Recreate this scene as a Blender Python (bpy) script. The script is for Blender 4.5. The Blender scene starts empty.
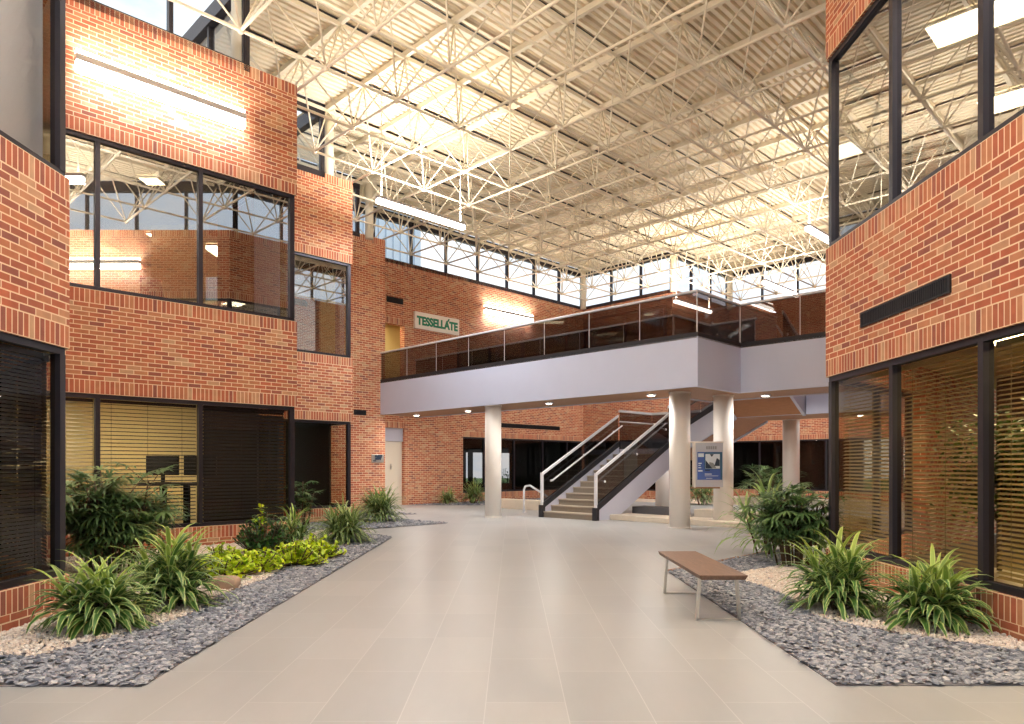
import bpy, bmesh, math, random
from mathutils import Vector, Matrix
random.seed(7)
SC = bpy.context.scene
COL = SC.collection
R2 = math.sqrt(2.0)

# ------------------------------------------------------------------ helpers
def lin(c):
    return tuple(((v/255.0)/12.92 if v/255.0 <= 0.04045 else ((v/255.0+0.055)/1.055)**2.4) for v in c)

class MB:
    """collects faces with metre UVs and material slots, then builds ONE mesh object"""
    def __init__(self):
        self.v = []; self.f = []; self.uv = []; self.mi = []; self.sm = []; self.tone = []
    def face(self, pts, mi=0, uv=None, smooth=False, tone=0.5):
        b = len(self.v)
        self.v += [tuple(p) for p in pts]
        self.f.append(list(range(b, b+len(pts))))
        if uv is None:
            a = Vector(pts[0]); n = Vector((0, 0, 0))
            for i in range(1, len(pts)-1):
                n += (Vector(pts[i])-a).cross(Vector(pts[i+1])-a)
            if n.length > 0: n.normalize()
            if abs(n.z) > 0.7: uv = [(p[0], p[1]) for p in pts]
            else:
                t = Vector((-n.y, n.x, 0)); t.normalize()
                uv = [(p[0]*t.x+p[1]*t.y, p[2]) for p in pts]
        self.uv.append(uv); self.mi.append(mi); self.sm.append(smooth); self.tone += [tone]*len(pts)
    def prism(self, plan, z0, z1, mi=0, top=None, bottom=None, sides=None, z0s=None):
        """vertical prism over a plan polygon (any winding)"""
        area = sum(plan[i][0]*plan[(i+1) % len(plan)][1]-plan[(i+1) % len(plan)][0]*plan[i][1] for i in range(len(plan)))
        if area < 0: plan = plan[::-1]
        n = len(plan)
        self.face([(x, y, z1) for x, y in plan], mi if top is None else top)
        self.face([(x, y, z0) for x, y in reversed(plan)], mi if bottom is None else bottom)
        for i in range(n):
            a = plan[i]; b = plan[(i+1) % n]
            self.face([(a[0], a[1], z0), (b[0], b[1], z0), (b[0], b[1], z1), (a[0], a[1], z1)], mi)
    def box(self, x0, x1, y0, y1, z0, z1, mi=0):
        self.prism([(x0, y0), (x1, y0), (x1, y1), (x0, y1)], z0, z1, mi)
    def obox(self, P, u, s0, s1, d0, d1, z0, z1, mi=0):
        """box along plan direction u from P; d measured along the right-hand normal"""
        n = (u[1], -u[0])
        q = lambda s, d: (P[0]+u[0]*s+n[0]*d, P[1]+u[1]*s+n[1]*d)
        self.prism([q(s0, d0), q(s1, d0), q(s1, d1), q(s0, d1)], z0, z1, mi)
    def hexa(self, b, t, mi=0):
        """8 corner solid: b four bottom points ccw, t four top points"""
        self.face(list(reversed(b)), mi); self.face(t, mi)
        for i in range(4):
            j = (i+1) % 4
            self.face([b[i], b[j], t[j], t[i]], mi)
    def tube(self, p, q, r, n=8, mi=0, r2=None, caps=True):
        p = Vector(p); q = Vector(q); d = (q-p)
        if d.length < 1e-6: return
        d.normalize(); a = Vector((0, 0, 1)) if abs(d.z) < 0.9 else Vector((1, 0, 0))
        e = d.cross(a).normalized(); g = d.cross(e)
        r2 = r if r2 is None else r2
        A = [p+(e*math.cos(2*math.pi*i/n)+g*math.sin(2*math.pi*i/n))*r for i in range(n)]
        B = [q+(e*math.cos(2*math.pi*i/n)+g*math.sin(2*math.pi*i/n))*r2 for i in range(n)]
        for i in range(n):
            j = (i+1) % n
            self.face([A[j], A[i], B[i], B[j]], mi, smooth=True)
        if caps:
            self.face(A, mi); self.face(B[::-1], mi)
    def bar(self, p, q, w, h, mi=0):
        """rectangular bar, w horizontal, h in the vertical plane"""
        p = Vector(p); q = Vector(q); d = (q-p).normalized()
        a = Vector((0, 0, 1)) if abs(d.z) < 0.95 else Vector((1, 0, 0))
        e = d.cross(a).normalized()*w/2; g = e.cross(d).normalized()*h/2
        b = [p-e-g, p+e-g, p+e+g, p-e+g]; t = [q-e-g, q+e-g, q+e+g, q-e+g]
        self.face(b[::-1], mi) ; self.face(t, mi)
        for i in range(4):
            j = (i+1) % 4
            self.face([b[i], b[j], t[j], t[i]], mi)
    def ball(self, c, r, mi=0, seg=8, ring=5, sq=(1, 1, 1)):
        c = Vector(c)
        P = lambda i, j: c+Vector((math.sin(math.pi*i/ring)*math.cos(2*math.pi*j/seg)*sq[0], math.sin(math.pi*i/ring)*math.sin(2*math.pi*j/seg)*sq[1], math.cos(math.pi*i/ring)*sq[2]))*r
        for i in range(ring):
            for j in range(seg):
                if i == 0: self.face([P(0, 0), P(1, j), P(1, j+1)], mi, smooth=True)
                elif i == ring-1: self.face([P(i, j), P(ring, 0), P(i, j+1)], mi, smooth=True)
                else: self.face([P(i, j), P(i+1, j), P(i+1, j+1), P(i, j+1)], mi, smooth=True)
    def build(self, name, mats, parent=None, weld=False, origin=None, bevel=0):
        me = bpy.data.meshes.new(name)
        o0 = Vector(origin) if origin is not None else Vector((0, 0, 0))
        me.from_pydata([tuple(Vector(p)-o0) for p in self.v], [], self.f)
        if not isinstance(mats, (list, tuple)): mats = [mats]
        for m in mats: me.materials.append(m)
        uvl = me.uv_layers.new(name='UVMap')
        flat = []
        for u in self.uv:
            for a in u: flat += [a[0], a[1]]
        uvl.data.foreach_set('uv', flat)
        me.polygons.foreach_set('material_index', self.mi)
        me.polygons.foreach_set('use_smooth', self.sm)
        at = me.attributes.new('tone', 'FLOAT', 'POINT'); at.data.foreach_set('value', self.tone)
        if weld or any(self.sm):
            bm = bmesh.new(); bm.from_mesh(me); bmesh.ops.remove_doubles(bm, verts=bm.verts, dist=1e-5); bm.to_mesh(me); bm.free()
        me.update()
        ob = bpy.data.objects.new(name, me); COL.objects.link(ob)
        ob.location = o0
        if parent is not None:
            ob.parent = parent
            ob.location = o0-Vector(parent.get('_w', (0, 0, 0)))
        else: ob['_w'] = tuple(o0)
        if bevel:
            md = ob.modifiers.new('edge', 'BEVEL'); md.width = bevel; md.segments = 2; md.limit_method = 'ANGLE'
            # bevel needs joined corners
            bm = bmesh.new(); bm.from_mesh(me); bmesh.ops.remove_doubles(bm, verts=bm.verts, dist=1e-5); bm.to_mesh(me); bm.free()
        return ob

def tag(o, label=None, cat=None, group=None, kind=None):
    if label: o['label'] = label
    if cat: o['category'] = cat
    if group: o['group'] = group
    if kind: o['kind'] = kind
    return o
def thing(name, label, cat, loc=(0, 0, 0), group=None):
    o = bpy.data.objects.new(name, None); COL.objects.link(o); o.location = loc; o['_w'] = tuple(loc)
    o.empty_display_size = 0.1
    return tag(o, label, cat, group)
def struct(o, label, cat):
    return tag(o, label, cat, kind='structure')
def copy_tree(o, loc, rz=None, label=None, parent=None):
    c = o.copy(); COL.objects.link(c); c.location = loc
    if rz is not None: c.rotation_euler = (0, 0, rz)
    if label: c['label'] = label
    for ch in list(o.children):
        k = ch.copy(); COL.objects.link(k); k.parent = c
        for g in ch.children:
            d = g.copy(); COL.objects.link(d); d.parent = k
    return c

# ------------------------------------------------------------------ materials
def newmat(name):
    m = bpy.data.materials.new(name); m.use_nodes = True
    nt = m.node_tree; b = nt.nodes['Principled BSDF']
    return m, nt, b
def mat(name, rgb, rough=0.6, metal=0.0, var=0.06, scale=6.0, bump=0.0, spec=None, coord='Object', stretch=None):
    m, nt, b = newmat(name)
    c = lin(rgb); N = nt.nodes; L = nt.links
    tc = N.new('ShaderNodeTexCoord'); no = N.new('ShaderNodeTexNoise'); no.inputs['Scale'].default_value = scale; no.inputs['Detail'].default_value = 4
    src = tc.outputs[coord]
    if stretch:
        mp = N.new('ShaderNodeMapping'); mp.inputs['Scale'].default_value = stretch; L.new(src, mp.inputs['Vector']); src = mp.outputs['Vector']
    L.new(src, no.inputs['Vector'])
    mx = N.new('ShaderNodeMix'); mx.data_type = 'RGBA'
    mx.inputs[6].default_value = tuple(max(0, v*(1-var*2)) for v in c)+(1,); mx.inputs[7].default_value = tuple(min(1, v*(1+var*2)) for v in c)+(1,)
    L.new(no.outputs['Fac'], mx.inputs[0]); L.new(mx.outputs[2], b.inputs['Base Color'])
    b.inputs['Roughness'].default_value = rough; b.inputs['Metallic'].default_value = metal
    if spec is not None: b.inputs['Specular IOR Level'].default_value = spec
    if bump:
        bp = N.new('ShaderNodeBump'); bp.inputs['Strength'].default_value = bump; bp.inputs['Distance'].default_value = 0.01
        L.new(no.outputs['Fac'], bp.inputs['Height']); L.new(bp.outputs['Normal'], b.inputs['Normal'])
    return m
def emit(name, rgb, s):
    m, nt, b = newmat(name); b.inputs['Base Color'].default_value = (0.8, 0.8, 0.8, 1)
    b.inputs['Emission Color'].default_value = lin(rgb)+(1,); b.inputs['Emission Strength'].default_value = s
    return m
def brick(name, soldier):
    m, nt, b = newmat(name); N = nt.nodes; L = nt.links
    uv = N.new('ShaderNodeUVMap'); uv.uv_map = 'UVMap'
    br = N.new('ShaderNodeTexBrick'); L.new(uv.outputs['UV'], br.inputs['Vector'])
    br.inputs['Scale'].default_value = 1.0; br.inputs['Mortar Size'].default_value = 0.007; br.inputs['Mortar Smooth'].default_value = 0.15
    br.inputs['Brick Width'].default_value = 0.2145; br.inputs['Row Height'].default_value = 0.0709
    br.offset = 0.0 if soldier else 0.5; br.offset_frequency = 2; br.squash = 1.0
    br.inputs['Bias'].default_value = 0.0
    br.inputs['Color1'].default_value = (0, 0, 0, 1); br.inputs['Color2'].default_value = (1, 1, 1, 1); br.inputs['Mortar'].default_value = (0.5, 0.5, 0.5, 1)
    cr = N.new('ShaderNodeValToRGB'); L.new(br.outputs['Color'], cr.inputs['Fac'])
    e = cr.color_ramp; e.elements[0].position = 0.0; e.elements[0].color = lin((152, 94, 82))+(1,)
    e.elements[1].position = 1.0; e.elements[1].color = lin((202, 162, 130))+(1,)
    for p, c in ((0.2, (180, 104, 78)), (0.45, (194, 110, 82)), (0.65, (192, 120, 88)), (0.86, (198, 136, 102))):
        x = e.elements.new(p); x.color = lin(c)+(1,)
    no = N.new('ShaderNodeTexNoise'); no.inputs['Scale'].default_value = 9; no.inputs['Detail'].default_value = 5; L.new(uv.outputs['UV'], no.inputs['Vector'])
    mx = N.new('ShaderNodeMix'); mx.data_type = 'RGBA'; mx.blend_type = 'MULTIPLY'; mx.inputs[0].default_value = 1
    mr = N.new('ShaderNodeMapRange'); mr.inputs['To Min'].default_value = 0.72; mr.inputs['To Max'].default_value = 1.28; L.new(no.outputs['Fac'], mr.inputs['Value'])
    L.new(cr.outputs['Color'], mx.inputs[6]); L.new(mr.outputs['Result'], mx.inputs[7])
    mo = N.new('ShaderNodeMix'); mo.data_type = 'RGBA'; L.new(br.outputs['Fac'], mo.inputs[0]); L.new(mx.outputs[2], mo.inputs[6])
    mo.inputs[7].default_value = lin((242, 214, 180))+(1,)
    L.new(mo.outputs[2], b.inputs['Base Color']); b.inputs['Roughness'].default_value = 0.85
    b.inputs['Specular IOR Level'].default_value = 0.25
    ad = N.new('ShaderNodeMath'); ad.operation = 'MULTIPLY_ADD'; ad.inputs[1].default_value = -1.0; L.new(br.outputs['Fac'], ad.inputs[0]); 
    ns = N.new('ShaderNodeMath'); ns.operation = 'MULTIPLY'; ns.inputs[1].default_value = 0.35; L.new(no.outputs['Fac'], ns.inputs[0]); L.new(ns.outputs[0], ad.inputs[2])
    bp = N.new('ShaderNodeBump'); bp.inputs['Strength'].default_value = 0.5; bp.inputs['Distance'].default_value = 0.006
    L.new(ad.outputs[0], bp.inputs['Height']); L.new(bp.outputs['Normal'], b.inputs['Normal'])
    return m
def glass(name, tint, ior=1.6, rough=0.0, base=0.0):
    m, nt, b = newmat(name); N = nt.nodes; L = nt.links; N.remove(b)
    out = N['Material Output']
    tr = N.new('ShaderNodeBsdfTransparent'); tr.inputs['Color'].default_value = tuple(tint)+(1,)
    cl = N.new('ShaderNodeBsdfTransparent')
    gl = N.new('ShaderNodeBsdfGlossy'); gl.inputs['Roughness'].default_value = rough
    fr = N.new('ShaderNodeFresnel'); fr.inputs['IOR'].default_value = ior
    ge = N.new('ShaderNodeNewGeometry')
    rm = N.new('ShaderNodeMapRange'); rm.inputs['To Min'].default_value = base; L.new(fr.outputs['Fac'], rm.inputs['Value'])
    m1 = N.new('ShaderNodeMixShader'); L.new(rm.outputs[0], m1.inputs[0]); L.new(tr.outputs[0], m1.inputs[1]); L.new(gl.outputs[0], m1.inputs[2])
    m2 = N.new('ShaderNodeMixShader'); L.new(ge.outputs['Backfacing'], m2.inputs[0]); L.new(m1.outputs[0], m2.inputs[1]); L.new(cl.outputs[0], m2.inputs[2])
    L.new(m2.outputs[0], out.inputs['Surface'])
    return m
def tilemat(name):
    m, nt, b = newmat(name); N = nt.nodes; L = nt.links
    tc = N.new('ShaderNodeTexCoord'); mp = N.new('ShaderNodeMapping'); mp.inputs['Rotation'].default_value = (0, 0, math.pi/2); mp.inputs['Location'].default_value = (0.1, 0.155, 0)
    L.new(tc.outputs['Object'], mp.inputs['Vector'])
    br = N.new('ShaderNodeTexBrick'); L.new(mp.outputs[0], br.inputs['Vector']); br.inputs['Scale'].default_value = 1
    br.inputs['Brick Width'].default_value = 0.94; br.inputs['Row Height'].default_value = 0.47; br.inputs['Mortar Size'].default_value = 0.003; br.offset = 0.33; br.offset_frequency = 3
    br.inputs['Color1'].default_value = lin((164, 165, 166))+(1,); br.inputs['Color2'].default_value = lin((172, 172, 172))+(1,); br.inputs['Mortar'].default_value = lin((187, 187, 186))+(1,)
    no = N.new('ShaderNodeTexNoise'); no.inputs['Scale'].default_value = 1.6; no.inputs['Detail'].default_value = 8; no.inputs['Roughness'].default_value = 0.65
    ms = N.new('ShaderNodeMapping'); ms.inputs['Scale'].default_value = (2.2, 0.7, 1); L.new(tc.outputs['Object'], ms.inputs['Vector']); L.new(ms.outputs[0], no.inputs['Vector'])
    mr = N.new('ShaderNodeMapRange'); mr.inputs['From Min'].default_value = 0.3; mr.inputs['From Max'].default_value = 0.7; mr.inputs['To Min'].default_value = 0.93; mr.inputs['To Max'].default_value = 1.06; L.new(no.outputs['Fac'], mr.inputs['Value'])
    mx = N.new('ShaderNodeMix'); mx.data_type = 'RGBA'; mx.blend_type = 'MULTIPLY'; mx.inputs[0].default_value = 1
    L.new(br.outputs['Color'], mx.inputs[6]); L.new(mr.outputs[0], mx.inputs[7]); L.new(mx.outputs[2], b.inputs['Base Color'])
    r2 = N.new('ShaderNodeMapRange'); r2.inputs['To Min'].default_value = 0.26; r2.inputs['To Max'].default_value = 0.48; L.new(no.outputs['Fac'], r2.inputs['Value']); L.new(r2.outputs[0], b.inputs['Roughness'])
    return m
def leafmat(name, centre, edge, young, margin=0.3, rough=0.42):
    m, nt, b = newmat(name); N = nt.nodes; L = nt.links
    uv = N.new('ShaderNodeUVMap'); uv.uv_map = 'UVMap'; sp = N.new('ShaderNodeSeparateXYZ'); L.new(uv.outputs[0], sp.inputs[0])
    a = N.new('ShaderNodeMath'); a.operation = 'SUBTRACT'; a.inputs[1].default_value = 0.5; L.new(sp.outputs['X'], a.inputs[0])
    ab = N.new('ShaderNodeMath'); ab.operation = 'ABSOLUTE'; L.new(a.outputs[0], ab.inputs[0])
    mr = N.new('ShaderNodeMapRange'); mr.inputs['From Min'].default_value = margin-0.06; mr.inputs['From Max'].default_value = margin+0.06; L.new(ab.outputs[0], mr.inputs['Value'])
    mx = N.new('ShaderNodeMix'); mx.data_type = 'RGBA'; L.new(mr.outputs[0], mx.inputs[0]); mx.inputs[6].default_value = lin(centre)+(1,); mx.inputs[7].default_value = lin(edge)+(1,)
    at = N.new('ShaderNodeAttribute'); at.attribute_name = 'tone'
    m2 = N.new('ShaderNodeMix'); m2.data_type = 'RGBA'; L.new(at.outputs['Fac'], m2.inputs[0]); L.new(mx.outputs[2], m2.inputs[6]); m2.inputs[7].default_value = lin(young)+(1,)
    L.new(m2.outputs[2], b.inputs['Base Color']); b.inputs['Roughness'].default_value = rough
    # thin leaves let some light through
    out = N['Material Output']; tl = N.new('ShaderNodeBsdfTranslucent'); L.new(m2.outputs[2], tl.inputs['Color'])
    ms = N.new('ShaderNodeMixShader'); ms.inputs[0].default_value = 0.22; L.new(b.outputs[0], ms.inputs[1]); L.new(tl.outputs[0], ms.inputs[2]); L.new(ms.outputs[0], out.inputs['Surface'])
    return m
def chipmat(name, cols, rough=0.7):
    m, nt, b = newmat(name); N = nt.nodes; L = nt.links
    at = N.new('ShaderNodeAttribute'); at.attribute_name = 'tone'
    cr = N.new('ShaderNodeValToRGB'); L.new(at.outputs['Fac'], cr.inputs['Fac']); e = cr.color_ramp
    e.elements[0].color = lin(cols[0])+(1,); e.elements[1].color = lin(cols[-1])+(1,)
    for i, c in enumerate(cols[1:-1]): e.elements.new((i+1)/(len(cols)-1)).color = lin(c)+(1,)
    L.new(cr.outputs['Color'], b.inputs['Base Color']); b.inputs['Roughness'].default_value = rough
    return m

M = {}
M['brick'] = brick('brick_running', False); M['soldier'] = brick('brick_soldier', True)
M['frame'] = mat('dark_bronze_frame', (52, 48, 56), 0.4, 0.4, 0.05)
M['tile'] = tilemat('floor_tile')
M['white'] = mat('white_plaster', (209, 216, 240), 0.6, 0, 0.015, 2)
M['stairgrey'] = mat('pale_grey_paint', (196, 197, 212), 0.55, 0, 0.02, 2)
M['cream'] = mat('cream_paint', (232, 222, 204), 0.6, 0, 0.02, 2)
M['creamsteel'] = mat('cream_steel_paint', (240, 228, 205), 0.5, 0, 0.03, 3)
M['deck'] = mat('cream_metal_deck', (246, 233, 208), 0.55, 0, 0.03, 1.2)
M['column'] = mat('column_paint', (240, 234, 226), 0.5, 0, 0.015, 2)
M['wood'] = mat('soffit_wood', (172, 118, 76), 0.5, 0, 0.10, 5, stretch=(1, 1, 6))
M['woodsoffit'] = mat('soffit_board', (158, 118, 88), 0.5, 0, 0.08, 5)
M['benchwood'] = mat('bench_walnut', (122, 94, 76), 0.5, 0, 0.22, 5, 0.15, stretch=(14, 1.2, 6))
M['steel'] = mat('brushed_steel', (206, 202, 194), 0.32, 0.85, 0.03, 30)
M['silver'] = mat('silver_paint', (196, 200, 212), 0.35, 0.2, 0.03)
M['officebrown'] = mat('office_brown', (88, 66, 36), 0.8, 0, 0.05, 1)
M['goldslat'] = mat('golden_blind_slat', (150, 130, 84), 0.5, 0.0, 0.04)
M['railpaint'] = mat('rail_light_grey', (228, 228, 232), 0.35, 0.05, 0.02)
M['black'] = mat('black_metal', (22, 21, 24), 0.5, 0.2, 0.05)
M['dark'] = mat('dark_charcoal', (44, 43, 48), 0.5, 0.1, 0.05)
M['tread'] = mat('tread_stone', (142, 130, 116), 0.6, 0, 0.06, 20)
M['nosing'] = mat('tread_nosing', (176, 164, 148), 0.6, 0, 0.04, 20)
M['curb'] = mat('cream_stone', (214, 202, 184), 0.6, 0, 0.04, 10)
M['greystone'] = mat('grey_stone', (104, 102, 104), 0.6, 0, 0.06, 10)
M['soil'] = mat('bed_soil', (120, 118, 122), 0.9, 0, 0.12, 40, 0.4)
M['gravelbase'] = mat('bed_gravel_base', (206, 188, 170), 0.9, 0, 0.2, 70, 0.5)
M['slate'] = chipmat('slate_chip', [(84, 88, 100), (128, 133, 144), (152, 155, 164), (176, 177, 182), (110, 115, 128), (198, 198, 200)])
M['pebble'] = chipmat('cream_pebble', [(242, 232, 220), (230, 212, 196), (248, 242, 234), (214, 200, 188), (240, 224, 210)])
M['glass'] = glass('bronze_window_glass', (0.76, 0.71, 0.60), 1.3)
M['glassrear'] = glass('dark_rear_glass', (0.42, 0.40, 0.38), 1.5)
M['glassup'] = glass('reflective_window_glass', (0.60, 0.59, 0.54), 1.6, base=0.42)
M['clear'] = glass('clerestory_glass', (0.93, 0.96, 0.98), 1.3)
M['railglass'] = glass('bronze_rail_glass', (0.205, 0.18, 0.175), 1.5, base=0.02)
M['stairglass'] = glass('smoked_stair_glass', (0.26, 0.25, 0.25), 1.5)
M['slat'] = mat('blind_slat', (150, 138, 108), 0.5, 0.1, 0.03)
M['darkslat'] = mat('dark_blind_slat', (34, 35, 48), 0.5, 0.2, 0.03)
M['officewall'] = mat('office_wall', (216, 198, 146), 0.7, 0, 0.03, 1)
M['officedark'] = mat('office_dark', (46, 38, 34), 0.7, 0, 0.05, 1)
M['carpet'] = mat('office_carpet', (96, 84, 74), 0.9, 0, 0.1, 20)
M['shade'] = mat('roller_shade', (206, 216, 248), 0.8, 0, 0.02, 3)
M['lawn'] = mat('lawn', (96, 132, 62), 0.9, 0, 0.2, 3)
M['tube'] = emit('led_diffuser', (255, 246, 232), 9.0)
M['troffer'] = emit('office_troffer', (255, 240, 205), 9.0)
M['trofferlow'] = emit('office_troffer_bright', (255, 234, 180), 20.0)
M['trofferleft'] = emit('office_troffer_strong', (255, 244, 222), 30.0)
M['spot'] = emit('downlight_lens', (255, 240, 214), 14.0)
M['lightbody'] = mat('light_housing', (206, 204, 206), 0.4, 0.3, 0.02)
M['extmetal'] = mat('pale_corrugated', (196, 212, 228), 0.5, 0.2, 0.04, 1)
M['bark'] = mat('cane_bark', (92, 74, 54), 0.8, 0, 0.15, 30)
M['drac'] = leafmat('striped_leaf', (78, 120, 54), (196, 212, 138), (200, 218, 96), 0.33)
M['dracfar'] = leafmat('striped_leaf_far', (96, 126, 66), (182, 196, 132), (186, 202, 120), 0.33)
M['palm'] = leafmat('palm_leaf', (70, 104, 58), (84, 118, 66), (160, 186, 116), 0.4)
M['pale'] = leafmat('pale_strap_leaf', (146, 178, 104), (166, 194, 124), (200, 216, 150), 0.4)
M['bush'] = leafmat('glossy_leaf', (40, 66, 38), (52, 80, 44), (98, 160, 70), 0.42, 0.3)
M['lime'] = leafmat('lime_leaf', (212, 224, 36), (222, 232, 66), (140, 190, 46), 0.45)
M['ficus'] = leafmat('ficus_leaf', (66, 92, 40), (74, 100, 46), (112, 132, 52), 0.45)
M['rock'] = mat('sandstone', (176, 150, 128), 0.85, 0, 0.16, 6, 0.6)
M['signwhite'] = mat('sign_board', (250, 244, 236), 0.5, 0, 0.01)
M['signgreen'] = mat('sign_green', (22, 138, 104), 0.5, 0, 0.02)
M['blue'] = mat('poster_blue', (74, 104, 178), 0.4, 0, 0.08, 4)
M['teal'] = mat('poster_teal', (48, 100, 132), 0.4, 0, 0.03)
M['pwhite'] = mat('poster_white', (222, 232, 240), 0.4, 0, 0.03)
M['pgrey'] = mat('poster_grey', (142, 150, 150), 0.4, 0, 0.12, 30)
M['pdark'] = mat('poster_dark', (40, 58, 78), 0.4, 0, 0.15, 20)
M['printgrey'] = mat('print_grey', (150, 154, 160), 0.4, 0, 0.03)

# ------------------------------------------------------------------ levels & plan (metres, camera at the origin looking along +Y)
H = 1.4
LS, LH, US, UH, TOP = 0.35, 2.535, 4.17, 6.59, 8.70
ZHEAD, ZT, ZB = 10.08, 10.28, 8.76
u45 = (1/R2, 1/R2); v45 = (1/R2, -1/R2)
wallpts = [(-4.28, -6.0), (-4.28, 6.81), (-7.55, 10.08), (-4.125, 13.505), (-6.4125, 15.7925), (-4.10, 18.105), (-6.425, 20.43),
           (-4.10, 22.755), (-5.25, 23.905), (3.27, 32.425), (6.61, 29.085), (9.995, 32.47), (18.735, 23.73), (4.015, 9.01), (4.015, -6.0)]
def offpoly(pts, d):
    """offset an open polyline to its left side (away from the atrium) by d"""
    out = []
    n = len(pts)
    for i in range(n):
        def nrm(a, b):
            dx, dy = b[0]-a[0], b[1]-a[1]; l = math.hypot(dx, dy); return (-dy/l, dx/l)
        if i == 0: e = nrm(pts[0], pts[1]); out.append((pts[0][0]+e[0]*d, pts[0][1]+e[1]*d)); continue
        if i == n-1: e = nrm(pts[-2], pts[-1]); out.append((pts[-1][0]+e[0]*d, pts[-1][1]+e[1]*d)); continue
        a = nrm(pts[i-1], pts[i]); b = nrm(pts[i], pts[i+1])
        k = d/(1+a[0]*b[0]+a[1]*b[1])
        out.append((pts[i][0]+(a[0]+b[0])*k, pts[i][1]+(a[1]+b[1])*k))
    return out
TH = 0.28
wallback = offpoly(wallpts, TH)
def unit(a, b):
    l = math.hypot(b[0]-a[0], b[1]-a[1]); return ((b[0]-a[0])/l, (b[1]-a[1])/l), l
SOLD = 0.2145
def brickband(mb, f0, f1, b1, b0, z0, z1, sb=False, st=False):
    """brick prism between front points f0-f1 and back points, soldier courses at bottom / top"""
    cuts = [z0]
    if sb: cuts.append(z0+SOLD)
    if st: cuts.append(z1-SOLD)
    cuts.append(z1)
    for k in range(len(cuts)-1):
        a, b = cuts[k], cuts[k+1]
        if b-a < 0.01: continue
        sol = (sb and k == 0) or (st and k == len(cuts)-2)
        q = [f0, f1, b1, b0]
        for i in range(4):
            p0, p1 = q[i], q[(i+1) % 4]
            (t, l) = unit(p0, p1)
            s0 = p0[0]*t[0]+p0[1]*t[1]; s1 = s0+l
            if sol: uv = [(0, s0), (0, s1), (b-a, s1), (b-a, s0)]
            else: uv = [(s0, 0), (s1, 0), (s1, b-a), (s0, b-a)]
            mb.face([(p1[0], p1[1], a), (p0[0], p0[1], a), (p0[0], p0[1], b), (p1[0], p1[1], b)], 1 if sol else 0, [uv[1], uv[0], uv[3], uv[2]])
    t, l = unit(f0, f1); s0 = f0[0]*t[0]+f0[1]*t[1]
    for z, flip in ((z0, True), (z1, False)):
        ps = [(f0[0], f0[1], z), (f1[0], f1[1], z), (b1[0], b1[1], z), (b0[0], b0[1], z)]
        uv = [(0, s0), (0, s0+l), (TH, s0+l), (TH, s0)]
        if not flip: ps = ps[::-1]; uv = uv[::-1]
        mb.face(ps, 1 if (sb or st) else 0, uv)

def lerp(a, b, t): return (a[0]+(b[0]-a[0])*t, a[1]+(b[1]-a[1])*t)
def wall(i, name, label, openings=None, windows=True, groundwin=None):
    """wall segment i of the plan. windows: full ribbon windows on both floors"""
    f0, f1, b0, b1 = wallpts[i], wallpts[i+1], wallback[i], wallback[i+1]
    mb = MB()
    if windows is True:
        brickband(mb, f0, f1, b1, b0, 0, LS, False, True)
        brickband(mb, f0, f1, b1, b0, LH, US, True, True)
        brickband(mb, f0, f1, b1, b0, UH, TOP, True, True)
    elif windows is False:
        brickband(mb, f0, f1, b1, b0, 0, TOP, False, True)
    else:
        # windows = list of (s0, s1, z0, z1); wall cut into columns by the openings
        u, l = unit(f0, f1)
        ev = sorted({0.0, l}|{s for w in windows for s in w[:2]})
        for k in range(len(ev)-1):
            s0, s1 = ev[k], ev[k+1]; sm = (s0+s1)/2
            g0 = lerp(f0, f1, s0/l); g1 = lerp(f0, f1, s1/l)
            h0 = b0 if k == 0 else (g0[0]-u[1]*TH, g0[1]+u[0]*TH)
            h1 = b1 if k == len(ev)-2 else (g1[0]-u[1]*TH, g1[1]+u[0]*TH)
            ws = sorted([w for w in windows if w[0] <= sm <= w[1]], key=lambda w: w[2])
            z = 0.0
            for w in ws:
                if w[2] > z+0.01: brickband(mb, g0, g1, h1, h0, z, w[2], z > 0.1, True)
                z = w[3]
            brickband(mb, g0, g1, h1, h0, z, TOP, z > 0.1, True)
    o = mb.build(name, [M['brick'], M['soldier']])
    return struct(o, label, 'wall')

WIN = [0]
RB = 0.035
def window(P0, P1, z0, z1, mull, label, gl, post0=True, post1=True, dframe=0.09, name=None):
    """ribbon window between plan points on the glazing line; mull = positions along it"""
    WIN[0] += 1
    u, l = unit(P0, P1)
    root = thing(name or 'window_%d' % WIN[0], label, 'window', (P0[0], P0[1], z0)); root['kind'] = 'structure'
    f = MB(); w = 0.065
    f.obox(P0, u, 0, l, -dframe, 0, z0, z0+w); f.obox(P0, u, 0, l, -dframe, 0, z1-w, z1)
    f.build('frame', M['frame'], root, origin=(P0[0], P0[1], z0))
    def post(s0, s1):
        g = MB(); g.obox(P0, u, s0, s1, -dframe, 0.005, z0+w, z1-w)
        c = ((P0[0]+u[0]*(s0+s1)/2), (P0[1]+u[1]*(s0+s1)/2), z0)
        g.build('mullion', M['frame'], root, origin=c)
    if post0: post(0, 0.08)
    if post1: post(l-0.08, l)
    for s in mull: post(s-0.035, s+0.035)
    ed = [0.08 if post0 else 0.0]+list(mull)+[l-0.08 if post1 else l]
    for a, b in zip(ed[:-1], ed[1:]):
        g = MB(); g.obox(P0, u, a, b, -0.055, -0.045, z0+w, z1-w)
        g.build('pane', gl, root, origin=(P0[0]+u[0]*a, P0[1]+u[1]*a, z0))
    return root
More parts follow.
